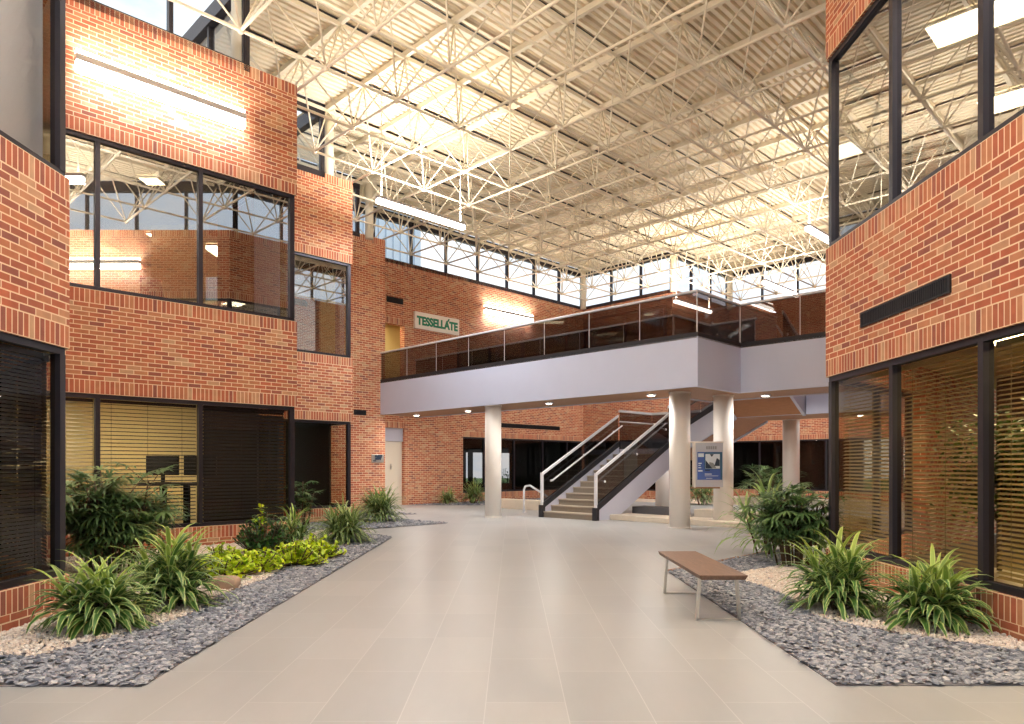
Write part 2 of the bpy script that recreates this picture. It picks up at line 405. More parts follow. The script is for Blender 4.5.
def blind(P0, P1, s0, s1, z0, z1, label, m, tilt=28, pitch=0.036, grp=None, wd=0.028):
    u, l = unit(P0, P1); n = (-u[1], u[0])
    mb = MB(); t = math.radians(tilt)
    z = z0
    while z < z1-0.05:
        for sgn in (0,):
            c0 = (P0[0]+u[0]*s0+n[0]*0.12, P0[1]+u[1]*s0+n[1]*0.12); c1 = (P0[0]+u[0]*s1+n[0]*0.12, P0[1]+u[1]*s1+n[1]*0.12)
            dx = math.cos(t)*wd/2; dz = math.sin(t)*wd/2; th = 0.0012
            A = [(c0[0]-n[0]*dx, c0[1]-n[1]*dx, z-dz), (c1[0]-n[0]*dx, c1[1]-n[1]*dx, z-dz), (c1[0]+n[0]*dx, c1[1]+n[1]*dx, z+dz), (c0[0]+n[0]*dx, c0[1]+n[1]*dx, z+dz)]
            mb.face([(p[0], p[1], p[2]+th) for p in A]); mb.face([(p[0], p[1], p[2]-th) for p in A[::-1]])
            mb.face([(A[0][0], A[0][1], A[0][2]-th), (A[1][0], A[1][1], A[1][2]-th), (A[1][0], A[1][1], A[1][2]+th), (A[0][0], A[0][1], A[0][2]+th)])
        z += pitch
    o0 = (P0[0]+u[0]*s0, P0[1]+u[1]*s0, z0)
    root = thing('window_blind', label, 'blind', o0, grp)
    mb.build('slats', m, root, origin=o0)
    h = MB(); h.obox(P0, u, s0, s1, -0.145, -0.10, z1-0.05, z1); h.build('head_rail', m, root, origin=o0)
    c = MB()
    k = s0+0.18
    while k < s1:
        x, y = P0[0]+u[0]*k+n[0]*0.105, P0[1]+u[1]*k+n[1]*0.105
        c.tube((x, y, z0), (x, y, z1-0.05), 0.003, 4); k += 0.55
    c.build('cords', m, root, origin=o0)
    return root

# ------------------------------------------------------------------ walls
wall(0, 'wall_left_near', 'red brick wall with dark ribbon windows, nearest on the sign side of the hall')
wall(1, 'wall_left_near_return', 'hidden brick return behind the nearest brick wall of the sign side')
wall(2, 'wall_left_middle', 'red brick wall carrying the long glowing light bar')
wall(3, 'wall_left_middle_return', 'hidden brick return behind the light bar wall')
wall(4, 'wall_left_far', 'narrow brick bay beyond the light bar wall with one tall window on each floor')
wall(5, 'wall_left_far_return', 'hidden brick return behind the narrow brick bay', windows=[(0.0, 1.2, LS, LH), (0.0, 3.26, US, UH)])
wall(6, 'wall_left_pier', 'tall plain brick pier at the end of the footbridge', windows=False)
wall(7, 'wall_left_pier_return', 'hidden brick return beside the cream door', windows=False)
LW5 = math.hypot(3.27+5.25, 32.425-23.905)
def s5(px):   # distance along the rear wall for a sight line
    r = (px-512)/704.0; Y = 29.155/(1-r); return (Y-23.905)*R2
doorw = (s5(386.0)-0.35, s5(404.5), 0.0, LH+0.22)
door2 = (s5(386.0)-0.35, s5(404.5), 4.06, 6.45)
win5 = (s5(463), LW5-0.05)
wall(8, 'wall_back', 'long rear brick wall carrying the white and green sign', windows=[doorw, door2, (win5[0], win5[1], LS, LH), (s5(468), win5[1], US, 6.0)])
L6 = math.hypot(3.34, 3.34)
wall(9, 'wall_back_return', 'rear brick wall behind the staircase', windows=[(0.05, L6-0.25, LS, LH)])
wall(10, 'wall_back_step', 'short rear brick wall stepping back behind the staircase', windows=[(0.25, 4.6, LS, LH)])
wall(11, 'wall_back_far', 'rear brick wall with dark windows seen under the footbridge', windows=[(0.05, 11.5, LS, LH), (0.4, 6.5, US, 6.2)])
L12 = math.hypot(14.72, 14.72)
wall(12, 'wall_right_return', 'hidden brick wall behind the blinds building', windows=[(L12-3.3, L12, LS, LH), (L12-3.3, L12, US, UH)])
wall(13, 'wall_right_near', 'red brick wall with the long black vent slot above blinds')

# ------------------------------------------------------------------ windows
gl = offpoly(wallpts, RB)
def adv_(a, b, d):
    u, l = unit(a, b); return (a[0]+u[0]*d, a[1]+u[1]*d)
def adv0(p, s): return (p[0]-u45[0]*s, p[1]-u45[1]*s)
def mull_y(i, ys):
    return [(y-gl[i][1])*(R2 if abs(gl[i+1][0]-gl[i][0]) > 0.1 else 1) for y in ys]
rb_mull = {0: [1.5, 3.0, 4.55, 6.1, 7.6, 9.1, 10.6], 13: None}
L13 = gl[13][1]+6
m13 = [gl[13][1]-y for y in (7.52, 6.08, 4.64, 3.2, 1.76, 0.32, -1.12, -2.56, -4.0)]
m0 = [y+6 for y in (-3.3, -1.9, -0.5, 0.9, 2.3, 3.75, 5.2)]
window(gl[0], gl[1], LS, LH, m0, 'lower ribbon window with dark blinds on the nearest brick wall, sign side', M['glass'])
window(gl[0], gl[1], US, UH, m0, 'upper ribbon window with grey shade on the nearest brick wall, sign side', M['glass'])
window(gl[1], gl[2], LS, LH, [1.5, 3.1], 'lower window on the hidden return behind the dark blinds', M['glass'])
window(gl[1], gl[2], US, UH, [1.5, 3.1], 'upper window on the hidden return behind the grey shade', M['glassup'])
m2 = mull_y(2, (11.13, 12.26))
window(gl[2], gl[3], LS, LH, m2, 'lower ribbon window below the glowing light bar', M['glass'])
window(gl[2], gl[3], US, UH, m2, 'upper ribbon window right beneath the glowing light bar', M['glassup'])
window(gl[3], gl[4], LS, LH, [1.6], 'lower window on the hidden return behind the light bar wall', M['glass'])
window(gl[3], gl[4], US, UH, [1.6], 'upper window on the hidden return behind the light bar wall', M['glassup'])
m4 = mull_y(4, (16.55,))
window(gl[4], gl[5], LS, LH, m4, 'lower window of the narrow brick bay', M['glass'])
window(gl[4], gl[5], US, UH, m4, 'upper window of the narrow brick bay', M['glassup'])
window(gl[5], adv_(gl[5], gl[6], 1.17), LS, LH, [], 'short lower corner window on the hidden return of the narrow bay', M['glass'])
window(gl[5], gl[6], US, UH, [1.6], 'upper window on the hidden return of the narrow bay', M['glassup'])
def on5(s, d=RB):
    u, l = unit(wallpts[8], wallpts[9]); return (wallpts[8][0]+u[0]*s-u[1]*d, wallpts[8][1]+u[1]*s+u[0]*d)
window(on5(win5[0]), on5(win5[1]), LS, LH, [s5(p)-win5[0] for p in (485, 515, 543.5, 568)], 'ground floor window of the rear wall beside the staircase', M['glassrear'], False)
window(on5(s5(468)), on5(win5[1]), US, 6.0, [s5(p)-s5(468) for p in (497, 526, 555)], 'upper window of the rear wall behind the bridge railing', M['glassrear'], False)
window(lerp(gl[9], gl[10], 0.012), lerp(gl[9], gl[10], 0.95), LS, LH, [1.2, 2.3, 3.4], 'ground floor window behind the staircase', M['glassrear'])
window(lerp(gl[10], gl[11], 0.05), lerp(gl[10], gl[11], 0.97), LS, LH, [1.5, 3.0], 'ground floor window of the short rear step', M['glassrear'])
window(lerp(gl[11], gl[12], 0.004), lerp(gl[11], gl[12], 0.93), LS, LH, [1.45, 2.9, 4.35, 5.8, 7.25, 8.7], 'long ground floor window seen under the footbridge', M['glassrear'])
window(lerp(gl[11], gl[12], 0.033), lerp(gl[11], gl[12], 0.525), US, 6.2, [1.5, 3.0, 4.5], 'upper window of the rear wall seen over the short bridge end', M['glassrear'])
g12 = adv0(gl[13], -3.2)
window(g12, gl[13], LS, LH, [1.55], 'lower corner window on the hidden side of the blinds building', M['glass'])
window(g12, gl[13], US, UH, [1.55], 'upper corner window on the hidden side of the blinds building', M['glassup'])
window(gl[13], gl[14], LS, LH, m13, 'lower ribbon window with lit golden blinds below the vent slot', M['glass'])
window(gl[13], gl[14], US, UH, m13, 'upper ribbon window reflecting the roof above the vent slot', M['glassup'])

# blinds
def blinds_on(i, ms, z0, z1, labels, m, tilt, grp=None, end=None, pitch=0.036, lo=0, wd=0.028):
    P0, P1 = gl[i], gl[i+1]; u, l = unit(P0, P1)
    ed = [0.12]+ms+[l-0.12]
    for k in range(lo, len(ed)-1):
        if k-lo >= len(labels): break
        blind(P0, P1, ed[k]+0.04, ed[k+1]-0.04, z0, z1, labels[k-lo], m[k-lo] if isinstance(m, list) else m, tilt[k-lo] if isinstance(tilt, list) else tilt, pitch, None, wd)
blinds_on(13, m13, LS+0.1, LH-0.07, ['raised golden blind in the pane nearest the palm clump', 'golden blind in the middle pane before the indoor tree', 'golden blind in the third pane from the palm clump, cut by the photo edge'], M['goldslat'], 30, pitch=0.042, wd=0.036)
blinds_on(0, m0, LS+0.1, LH-0.07, ['dark blind in the second last pane of the nearest wall, sign side', 'dark blind in the corner pane of the nearest wall, sign side'], M['darkslat'], 64, lo=6)
blinds_on(1, [1.5, 3.1], LS+0.1, LH-0.07, ['added closed dark blind in the corner pane of the hidden return', 'added closed dark blind in the middle pane of the hidden return', 'added closed dark blind in the inner pane of the hidden return'], M['darkslat'], 70)  # blinds added to keep the near window dark
blinds_on(2, m2, LS+0.12, LH-0.07, ['open lit blind behind the dark palm clump', 'open lit blind in front of the office desk', 'closed dark blind beside the corner post of the light bar wall'], [M['darkslat'], M['darkslat'], M['darkslat']], [14, 14, 62], pitch=0.062, wd=0.05)

# ------------------------------------------------------------------ floors, ground, interior shells
fb = MB(); fb.prism([(-4.4, -6), (-4.4, 6.9), (-7.7, 10.1), (-4.2, 13.5), (-6.6, 15.8), (-4.2, 18.1), (-6.6, 20.4), (-4.2, 22.75), (-6.5, 25), (3.27, 32.6), (6.61, 29.3), (10, 32.6), (18.9, 23.7), (4.15, 9), (4.15, -6)], -0.15, 0.0)
struct(fb.build('floor', M['tile']), 'pale beige stone tile floor of the atrium', 'floor')
fb = MB(); fb.prism([(-60, -50), (70, -50), (70, 90), (-60, 90)], -0.4, -0.16)
struct(fb.build('ground', M['lawn']), 'green lawn outside the building', 'ground')
ib = offpoly(wallpts, TH+0.02)
def interior(name, pts, label):
    for k, (z0, z1, mm, nm) in enumerate(((-0.15, 0.01, [M['carpet'], M['officewall']], 'floor_office'), (2.95, 3.85, [M['carpet'], M['officewall']], 'ceiling_office'), (6.9, 7.05, [M['officewall'], M['cream']], 'ceiling_office_upper'))):
        mb = MB(); mb.prism(pts, z0, z1, 0, 0, 1)
        struct(mb.build(nm+'_'+name, mm), ('carpet floor of the %s', 'floor slab above the ground rooms of the %s', 'pale office ceiling of the %s')[k] % label, 'floor' if k == 0 else 'ceiling')
interior('left', [ib[0], ib[1], ib[2], ib[3], ib[4], ib[5], ib[6], (-7, 20.5), (-14, 20.5), (-14, -6)], 'sign side building')
interior('right', [ib[14], ib[13], (9.5, 14.2), (14, 14.2), (14, -6)], 'blinds side building')
interior('back', [ib[8], ib[9], ib[10], ib[11], ib[12], (26, 31), (18, 40), (-12, 40), (-12, 24.0)], 'rear building')
wb = MB(); wb.box(-10.2, -10.0, -6, 20.5, 0.01, 2.95); wb.box(-10.2, -10.0, -6, 20.5, 3.85, 6.9)
struct(wb.build('wall_office_left', M['officewall']), 'yellow inner wall of the offices, sign side', 'wall')
wb = MB(); wb.box(8.6, 8.8, -6, 12.5, 0.01, 2.95, 1); wb.box(10.5, 10.7, -6, 14, 3.85, 6.9)
struct(wb.build('wall_office_right', [M['officewall'], M['officebrown']]), 'yellow inner wall of the offices behind the blinds', 'wall')
# partitions seen through the windows, and some added to keep rooms dark
for nm, box_, mm, lb in (('wall_partition_left', (-7.25, -6.2, 14.15, 14.25, 3.86, 6.25), M['officewall'], 'yellow partition behind the upper window under the light bar'),
                         ('wall_partition_pale', (-4.98, -4.5, 13.6, 13.66, 3.86, 6.88), M['shade'], 'pale panel behind the last upper pane under the light bar'),
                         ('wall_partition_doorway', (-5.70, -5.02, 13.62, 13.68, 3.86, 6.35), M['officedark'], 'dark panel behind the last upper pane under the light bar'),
                         ('wall_partition_cream', (-4.86, -4.5, 17.86, 17.92, 3.86, 6.3), M['officewall'], 'cream panel behind the upper window of the narrow bay'),
                         ('wall_partition_office', (-9.9, -6.1, 14.6, 14.75, 0.02, 2.94), M['officewall'], 'cream wall behind the desk seen through the lit blinds'),
                         ('wall_added_lining', 'bay', M['officedark'], 'added dark sheet over the lit brick inside the hidden return of the narrow bay'),  # dark sheet added so the lit brick behind stays dark
                         ('wall_light_block_near', None, M['officedark'], 'added light-blocking partition behind the dark blinds of the nearest wall, sign side'),  # added to block the lit office from the near room
                         ('wall_partition_far', (-7.2, -6.6, 18.9, 19.05, 3.86, 6.88), M['shade'], 'pale partition inside the narrow brick bay'),
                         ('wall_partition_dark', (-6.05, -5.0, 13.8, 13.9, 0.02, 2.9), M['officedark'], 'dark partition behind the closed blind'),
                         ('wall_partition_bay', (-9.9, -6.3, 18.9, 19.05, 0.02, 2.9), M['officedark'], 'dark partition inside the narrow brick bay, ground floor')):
    wb = MB()
    if box_ == 'bay': wb.obox((-4.62, 17.98), (-1/R2, 1/R2), 0, 2.3, -0.06, 0, 0.02, 2.94)
    elif box_: wb.box(*box_)
    else: wb.obox((-7.76, 10.30), (-1/R2, 1/R2), 0, 3.2, -0.12, 0, 0.02, 2.94)
    struct(wb.build(nm, mm), lb, 'wall')
# outer wall of the rear rooms, with openings to the lawn
def s_out(px, c=35.5):
    r = (px-512)/704.0; Y = c/(1-r); return (Y*R2)
P0 = (-35.5, 0.0)
wb = MB()
ops = [(466, 470.5), (473, 486), (499, 512)]
e = [s_out(380)]
for a, b in ops: e += [s_out(a), s_out(b)]
e += [s_out(600)]
for k in range(0, len(e), 2): wb.obox(P0, u45, e[k], e[k+1], -0.2, 0, 0.01, 2.94)
wb.obox(P0, u45, s_out(466), s_out(512), -0.2, 0, 2.05, 2.94); wb.obox(P0, u45, s_out(466), s_out(512), -0.2, 0, 0.01, 0.55)
struct(wb.build('wall_outer_back', M['officedark']), 'dark outer wall with glazed doors to the lawn', 'wall')
wb = MB()
def q_out(px, c=40.0):
    r = (px-512)/704.0; Y = c/(1+r); return ((c-Y), Y)
for a, b, z0, z1 in ((560, 618, .01, 2.94), (632, 635, .01, 2.94), (641, 656, .01, 2.94), (618, 641, 2.0, 2.94), (618, 641, .01, .3)):
    A = q_out(a); B = q_out(b); uu, ll = unit(A, B); wb.obox(A, uu, 0, ll, -0.2, 0, z0, z1)
struct(wb.build('wall_outer_stair', M['officedark']), 'dark outer wall with a bright opening seen through the stair glass', 'wall')

wb = MB(); A = q_out(690, 47.5); B = q_out(860, 47.5); uu, ll = unit(A, B); wb.obox(A, uu, 0, ll, -0.2, 0, 0.01, 2.94)
struct(wb.build('wall_outer_far', M['officedark']), 'dark inner wall behind the long window under the footbridge', 'wall')
# ------------------------------------------------------------------ clerestory
cp = [(-4.75, -2.0), (-4.75, 7.0), (-7.69, 9.94), (-4.78, 12.85), (-7.065, 15.135), (-4.66, 17.54), (-6.985, 19.865), (-4.77, 22.08), (-5.92, 23.235),
      (3.27, 32.425), (6.61, 29.085), (9.995, 32.47), (18.985, 23.485), (4.5, 9.0), (4.5, -2.0)]
CL = ['behind the top of the nearest brick wall, sign side', 'on the hidden return of the nearest wall', 'above the light bar wall', 'on the hidden return of the light bar wall',
      'above the narrow brick bay', 'on the hidden return of the narrow bay', 'behind the top of the tall plain pier', 'on the hidden return of the pier', 'above the wall with the sign',
      'above the rear wall facing the sign wall', 'on the short rear step', 'above the far rear wall', 'above the hidden wall of the blinds building', 'above the wall with the vent slot']
for i in range(len(cp)-1):
    a, b = cp[i], cp[i+1]; u, l = unit(a, b)
    n = max(1, round(l/1.615)); root = thing('window_clerestory', 'clerestory glazing strip '+CL[i], 'window', (a[0], a[1], TOP)); root['kind'] = 'structure'
    f = MB(); z0 = TOP-0.12
    f.obox(a, u, 0, l, -0.16, 0, ZHEAD, ZT+0.12); f.obox(a, u, 0, l, -0.12, 0, z0, z0+0.14)
    f.build('frame', M['frame'], root, origin=(a[0], a[1], TOP))
    for k in range(n+1):
        s = min(max(l*k/n, 0.05), l-0.05)
        g = MB(); g.obox(a, u, s-0.036, s+0.036, -0.12, 0.0, z0+0.14, ZHEAD); g.build('mullion', M['frame'], root, origin=(a[0]+u[0]*s, a[1]+u[1]*s, TOP))
    for k in range(n):
        g = MB(); g.obox(a, u, l*k/n+0.036, l*(k+1)/n-0.036, -0.07, -0.055, z0+0.14, ZHEAD); g.build('pane', M['clear'], root, origin=(a[0]+u[0]*l*k/n, a[1]+u[1]*l*k/n, TOP))
# roof slab of the brick buildings, closing the gap behind the parapets
for nm, pts, lb in (('roof_left', [wallback[0], wallback[1], wallback[2], wallback[3], wallback[4], wallback[5], wallback[6], (-9, 20.5), (-9, -6)], 'flat roof behind the parapet of the sign side building'),
                    ('roof_right', [wallback[14], wallback[13], (8, 13.4), (12, 13.4), (12, -6)], 'flat roof behind the parapet of the blinds building')):
    mb = MB(); mb.prism(pts, TOP-0.35, TOP-0.15); struct(mb.build(nm, M['greystone']), lb, 'roof')

# ------------------------------------------------------------------ corrugated deck
def inside(pt, poly):
    x, y = pt; c = False; n = len(poly)
    for i in range(n):
        (x1, y1), (x2, y2) = poly[i], poly[(i+1) % n]
        if (y1 > y) != (y2 > y) and x < (x2-x1)*(y-y1)/(y2-y1)+x1: c = not c
    return c
mb = MB(); pitch = 0.163
PQ = [(x+y, x-y) for x, y in cp]
q0 = min(p[1] for p in PQ); q1 = max(p[1] for p in PQ)
nst = int((q1-q0)/R2/pitch)
zl, zh = ZT+0.14, ZT+0.215
for k in range(nst):
    qa = q0+k*pitch*R2; qc = qa+pitch*R2/2+1e-5
    xs = []
    for i in range(len(PQ)):
        (p1, r1), (p2, r2) = PQ[i], PQ[(i+1) % len(PQ)]
        if (r1 > qc) != (r2 > qc): xs.append(p1+(p2-p1)*(qc-r1)/(r2-r1))
    xs.sort()
    for j in range(0, len(xs)-1, 2):
        pa, pb = xs[j]-0.08, xs[j+1]+0.08
        prof = [(0, zl), (0.085, zl), (0.10, zh), (0.148, zh), (pitch, zl)]
        W = lambda p, d, z: ((p+qa+d*R2)/2, (p-qa-d*R2)/2, z)
        for (d0, za), (d1, zb_) in zip(prof[:-1], prof[1:]):
            mb.face([W(pa, d0, za), W(pa, d1, zb_), W(pb, d1, zb_), W(pb, d0, za)])
        # top sheet so the deck has thickness and keeps the sky out
        mb.face([W(pa, 0, zh+0.06), W(pb, 0, zh+0.06), W(pb, pitch, zh+0.06), W(pa, pitch, zh+0.06)])
for k in range(1, 22):  # dark strips under the deck, painting in the shadow gap along the chords
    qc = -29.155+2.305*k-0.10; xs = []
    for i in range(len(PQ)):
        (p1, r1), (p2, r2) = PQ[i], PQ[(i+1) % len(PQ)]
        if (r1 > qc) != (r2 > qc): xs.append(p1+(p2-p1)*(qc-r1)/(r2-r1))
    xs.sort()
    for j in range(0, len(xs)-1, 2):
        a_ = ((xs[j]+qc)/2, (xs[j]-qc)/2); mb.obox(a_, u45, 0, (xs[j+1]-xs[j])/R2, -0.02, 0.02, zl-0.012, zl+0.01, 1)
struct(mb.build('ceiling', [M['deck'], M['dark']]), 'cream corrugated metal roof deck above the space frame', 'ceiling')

# ------------------------------------------------------------------ space frame
sf = thing('space_frame', 'cream steel tube space frame carrying the roof over the whole hall', 'roof truss', (0, 18, ZB))
dP, dQ = 2.27, 2.305
Pk = [35.69-dP*k for k in range(-4, 21)]; Qk = [-29.155+dQ*k for k in range(0, 22)]
roofpoly = cp
tops = {}; bots = {}
for i, P in enumerate(Pk):
    for j, Q in enumerate(Qk):
        x, y = (P+Q)/2, (P-Q)/2
        near = any(inside((x+ex, y+ey), roofpoly) for ex, ey in ((0, 0), (.15, 0), (-.15, 0), (0, .15), (0, -.15)))
        if near and y > -1.5: tops[(i, j)] = Vector((x, y, ZT))
        P2, Q2 = P-dP/2, Q+dQ/2; x, y = (P2+Q2)/2, (P2-Q2)/2
        if inside((x, y), roofpoly) and y > -1.0: bots[(i, j)] = Vector((x, y, ZB))
def seen(p):
    if p.y < 1: return False
    px = 512+704*p.x/p.y; py = 466-704*(p.z-H)/p.y
    return -30 < px < 1054 and py > -60
def runs(d, axis):
    keys = sorted(d, key=lambda k: (k[1-axis], k[axis])); out = []; cur = []
    for k in keys:
        if cur and k[1-axis] == cur[-1][1-axis] and k[axis] == cur[-1][axis]+1: cur.append(k)
        else:
            if len(cur) > 1: out.append(cur)
            cur = [k]
    if len(cur) > 1: out.append(cur)
    return out
for axis in (0, 1):
    for r in runs(bots, axis):
        g = MB(); a = bots[r[0]]; b = bots[r[-1]]; g.tube(a, b, 0.029, 8); g.build('bottom_chord', M['creamsteel'], sf, origin=a)
    for r in runs(tops, axis):
        g = MB(); a = tops[r[0]]; b = tops[r[-1]]
        if axis == 1: g.bar(a+Vector((0, 0, 0.06)), b+Vector((0, 0, 0.06)), 0.085, 0.12)
        else: g.bar(a, b, 0.06, 0.09)
        g.build('top_chord', M['creamsteel'], sf, origin=a)
diag = []
for (i, j), b in bots.items():
    for k in ((i, j), (i+1, j), (i, j+1), (i+1, j+1)):
        if k in tops: diag.append((b, tops[k]))
diag.sort(key=lambda d: (not seen((d[0]+d[1])/2), d[0].length))
rest = MB()
for n, (a, b) in enumerate(diag):
    if n < 100:
        g = MB(); g.tube(a, b, 0.019, 6); g.build('diagonal_brace', M['creamsteel'], sf, origin=a)
    else: rest.tube(a, b, 0.019, 6)
tag(rest.build('diagonal_brace', M['creamsteel'], sf), kind='stuff')
nodes = sorted(bots.values(), key=lambda b: (not seen(b), b.length)); rest = MB()
for n, b in enumerate(nodes):
    if n < 100:
        g = MB(); g.ball(b, 0.062, 0, 8, 6); g.build('node_hub', M['creamsteel'], sf, origin=b)
    else: rest.ball(b, 0.062, 0, 8, 6)
if rest.v: tag(rest.build('node_hub', M['creamsteel'], sf), kind='stuff')

# white steel roof columns at the clerestory corners
for n, (x, y, lb) in enumerate(((-4.64, 17.78, 'white steel roof column above the narrow brick bay corner'), (-5.02, 12.93, 'white steel roof column above the light bar wall corner'), (-4.5, 22.2, 'white steel roof column above the plain pier'),
                               (3.25, 32.1, 'cream steel roof column in the rear corner over the sign wall'), (6.61, 28.85, 'cream steel roof column on the projecting rear corner'), (9.95, 32.15, 'cream steel roof column in the far rear corner'))):
    t = thing('roof_column', lb, 'column', (x, y, TOP-0.14))
    g = MB(); g.tube((x, y, TOP-0.14), (x, y, ZT+0.1), 0.13, 14); g.build('shaft', M['creamsteel'], t, origin=(x, y, TOP-0.14))
    g = MB(); g.box(x-.2, x+.2, y-.2, y+.2, ZT-0.02, ZT+0.06); g.build('cap_plate', M['creamsteel'], t, origin=(x, y, ZT))

# ------------------------------------------------------------------ light fixtures
def arealight(name, loc, rot, sx, sy, power, col=(0.88, 0.94, 1.0)):
    ld = bpy.data.lights.new(name, 'AREA'); ld.shape = 'RECTANGLE'; ld.size = sx; ld.size_y = sy; ld.energy = power; ld.color = col
    o = bpy.data.objects.new(name, ld); COL.objects.link(o); o.location = loc; o.rotation_euler = rot
    return o
PW_UP, PW_DN = 225, 130; WARM = (1, 0.94, 0.84)
def wall_light(a, b, z0, z1, label, up=PW_UP, dn=PW_DN, out=0.16):
    u, l = unit(a, b); n = (u[1], -u[0]); c = ((a[0]+b[0])/2, (a[1]+b[1])/2)
    t = thing('wall_light', label, 'light', (c[0], c[1], z0))
    zc = z0+(z1-z0)*0.62
    g = MB(); g.obox(a, u, 0, l, 0.03, out, zc-0.05, zc+0.05); g.obox(a, u, 0.2, 0.35, 0, 0.05, z0+.04, z1-.04); g.obox(a, u, l-0.35, l-0.2, 0, 0.05, z0+.04, z1-.04)
    g.build('housing', M['lightbody'], t, origin=(c[0], c[1], z0))
    g = MB(); g.obox(a, u, 0.01, l-0.01, 0.035, out-0.01, z0, zc-0.05); g.build('diffuser', M['tube'], t, origin=(c[0], c[1], z0))
    g = MB(); g.obox(a, u, 0.01, l-0.01, 0.035, out-0.03, zc+0.05, z1); g.build('diffuser', M['tube'], t, origin=(c[0], c[1], z0))
    ang = math.atan2(u[1], u[0])
    arealight('wall_lamp_up', (c[0]+n[0]*0.2, c[1]+n[1]*0.2, z1+0.03), (math.pi, 0, ang), l, 0.1, up, WARM)
    arealight('wall_lamp_down', (c[0]+n[0]*0.2, c[1]+n[1]*0.2, z0-0.03), (0, 0, ang), l, 0.1, dn)
    return t
def pendant(c, u, l, label, up=PW_UP, dn=PW_DN, z0=7.52):
    a = (c[0]-u[0]*l/2, c[1]-u[1]*l/2)
    t = thing('pendant_light', label, 'light', (c[0], c[1], z0))
    g = MB(); g.obox(a, u, 0, l, -0.07, 0.07, z0+0.1, z0+0.16); g.build('housing', M['lightbody'], t, origin=(c[0], c[1], z0))
    g = MB(); g.obox(a, u, 0.01, l-0.01, -0.06, 0.06, z0, z0+0.1); g.build('diffuser', M['tube'], t, origin=(c[0], c[1], z0))
    for s in (0.12, l-0.12):
        x, y = a[0]+u[0]*s, a[1]+u[1]*s
        g = MB(); g.tube((x, y, z0+0.15), (x, y, ZT), 0.012, 6); g.build('hanger_rod', M['creamsteel'], t, origin=(x, y, z0+0.15))
    ang = math.atan2(u[1], u[0])
    arealight('pendant_lamp_up', (c[0], c[1], z0+0.2), (math.pi, 0, ang), l, 0.12, up, WARM)
    arealight('pendant_lamp_down', (c[0], c[1], z0-0.04), (0, 0, ang), l, 0.12, dn)
    return t
def on2(px):
    r = (px-512)/704.0; Y = 17.63/(1-r); return (Y-17.63, Y)
wall_light(on2(73.5), on2(242.5), 7.47, 7.80, 'long glowing light bar on the brick wall above the office window', 28, 28)
def on5p(px):
    r = (px-512)/704.0; Y = 29.155/(1-r); return (Y-29.155, Y)
wall_light(on5p(483.5), on5p(531), 7.47, 7.80, 'small glowing light bar on the rear wall beyond the sign', 30, 30)
wall_light((4.015, 6.3), (4.015, 3.6), 7.47, 7.80, 'light bar high on the brick wall above the vent slot', 45, 45)
wall_light((-4.28, 1.0), (-4.28, 3.7), 7.47, 7.80, 'unseen light bar added high on the nearest brick wall, sign side', 60, 60)  # unseen fixture, added to supplement the hall light
pendant((-2.19, 17.3), u45, 2.67, 'hanging light bar in front of the sign wall clerestory')
pendant((7.03, 27.3), u45, 2.67, 'hanging light bar seen above the bridge corner', 150)
pendant((9.4, 24.6), u45, 2.67, 'hanging light bar seen past the bridge over the short end', 110)
pendant((8.6, 19.2), u45, 2.67, 'hanging light bar glimpsed through the bridge glass beside the blinds building', 90)
for x, y, up_, dn_ in ((-2.6, 7.2, 290, 60), (2.4, 3.6, 290, 15), (0, -0.2, 240, 8)):  # unseen fill lights, added to brighten the hall evenly
    pendant((x, y), (0, 1), 2.67, 'unseen hanging light bar added as fill above the camera', up_, dn_)['group'] = 'added fill light bars above the camera'

# office ceiling lights
def troffer(x, y, z, label, sx=0.6, sy=1.2, rz=0.0, m='troffer'):
    t = thing('ceiling_light', label, 'light', (x, y, z))
    g = MB(); g.box(x-sx/2, x+sx/2, y-sy/2, y+sy/2, z-0.03, z-0.012); g.build('diffuser', M[m], t, origin=(x, y, z))
    g = MB()
    for a in ((x-sx/2-.03, x-sx/2, y-sy/2-.03, y+sy/2+.03), (x+sx/2, x+sx/2+.03, y-sy/2-.03, y+sy/2+.03), (x-sx/2, x+sx/2, y-sy/2-.03, y-sy/2), (x-sx/2, x+sx/2, y+sy/2, y+sy/2+.03)):
        g.box(a[0], a[1], a[2], a[3], z-0.04, z)
    g.build('frame', M['cream'], t, origin=(x, y, z)); t.rotation_euler = (0, 0, rz); return t
troffer(5.78, 8.56, 6.89, 'bright office ceiling panel crossing the mullion of the last panes above the vent slot', rz=math.pi/4)
troffer(7.6, 10.35, 6.89, 'bright office ceiling panel low in the last pane above the vent slot', rz=math.pi/4)
for x, y, lb in ((5.9, 8.2, 'in the pane nearest the palm clump'), (6.0, 6.4, 'in the middle pane with the indoor tree'), (5.8, 4.2, 'in the third pane at the photo edge'), (7.7, 7.2, 'deep in the room with the indoor tree')): troffer(x, y, 2.94, 'office ceiling panel behind the golden blinds, '+lb, m='trofferlow')
troffer(-8.0, 12.0, 2.94, 'office ceiling panel behind the lit blinds, over the desk', m='trofferleft'); troffer(-8.25, 11.35, 2.94, 'office ceiling panel behind the lit blinds, over the palm clump', m='trofferleft')
troffer(-6.9, 13.5, 6.89, 'small office ceiling panel in the middle pane under the light bar', 0.35, 0.35); troffer(-8.3, 17.1, 6.89, 'office ceiling panel deep behind the window under the light bar'); troffer(-7.4, 18.0, 6.89, 'office ceiling panel inside the narrow brick bay')
troffer(-5.0, 25.75, 6.89, 'ceiling panel in the upper doorway beside the sign', m='trofferlow')
troffer(2.0, 33.5, 6.89, 'ceiling panel behind the upper rear window')

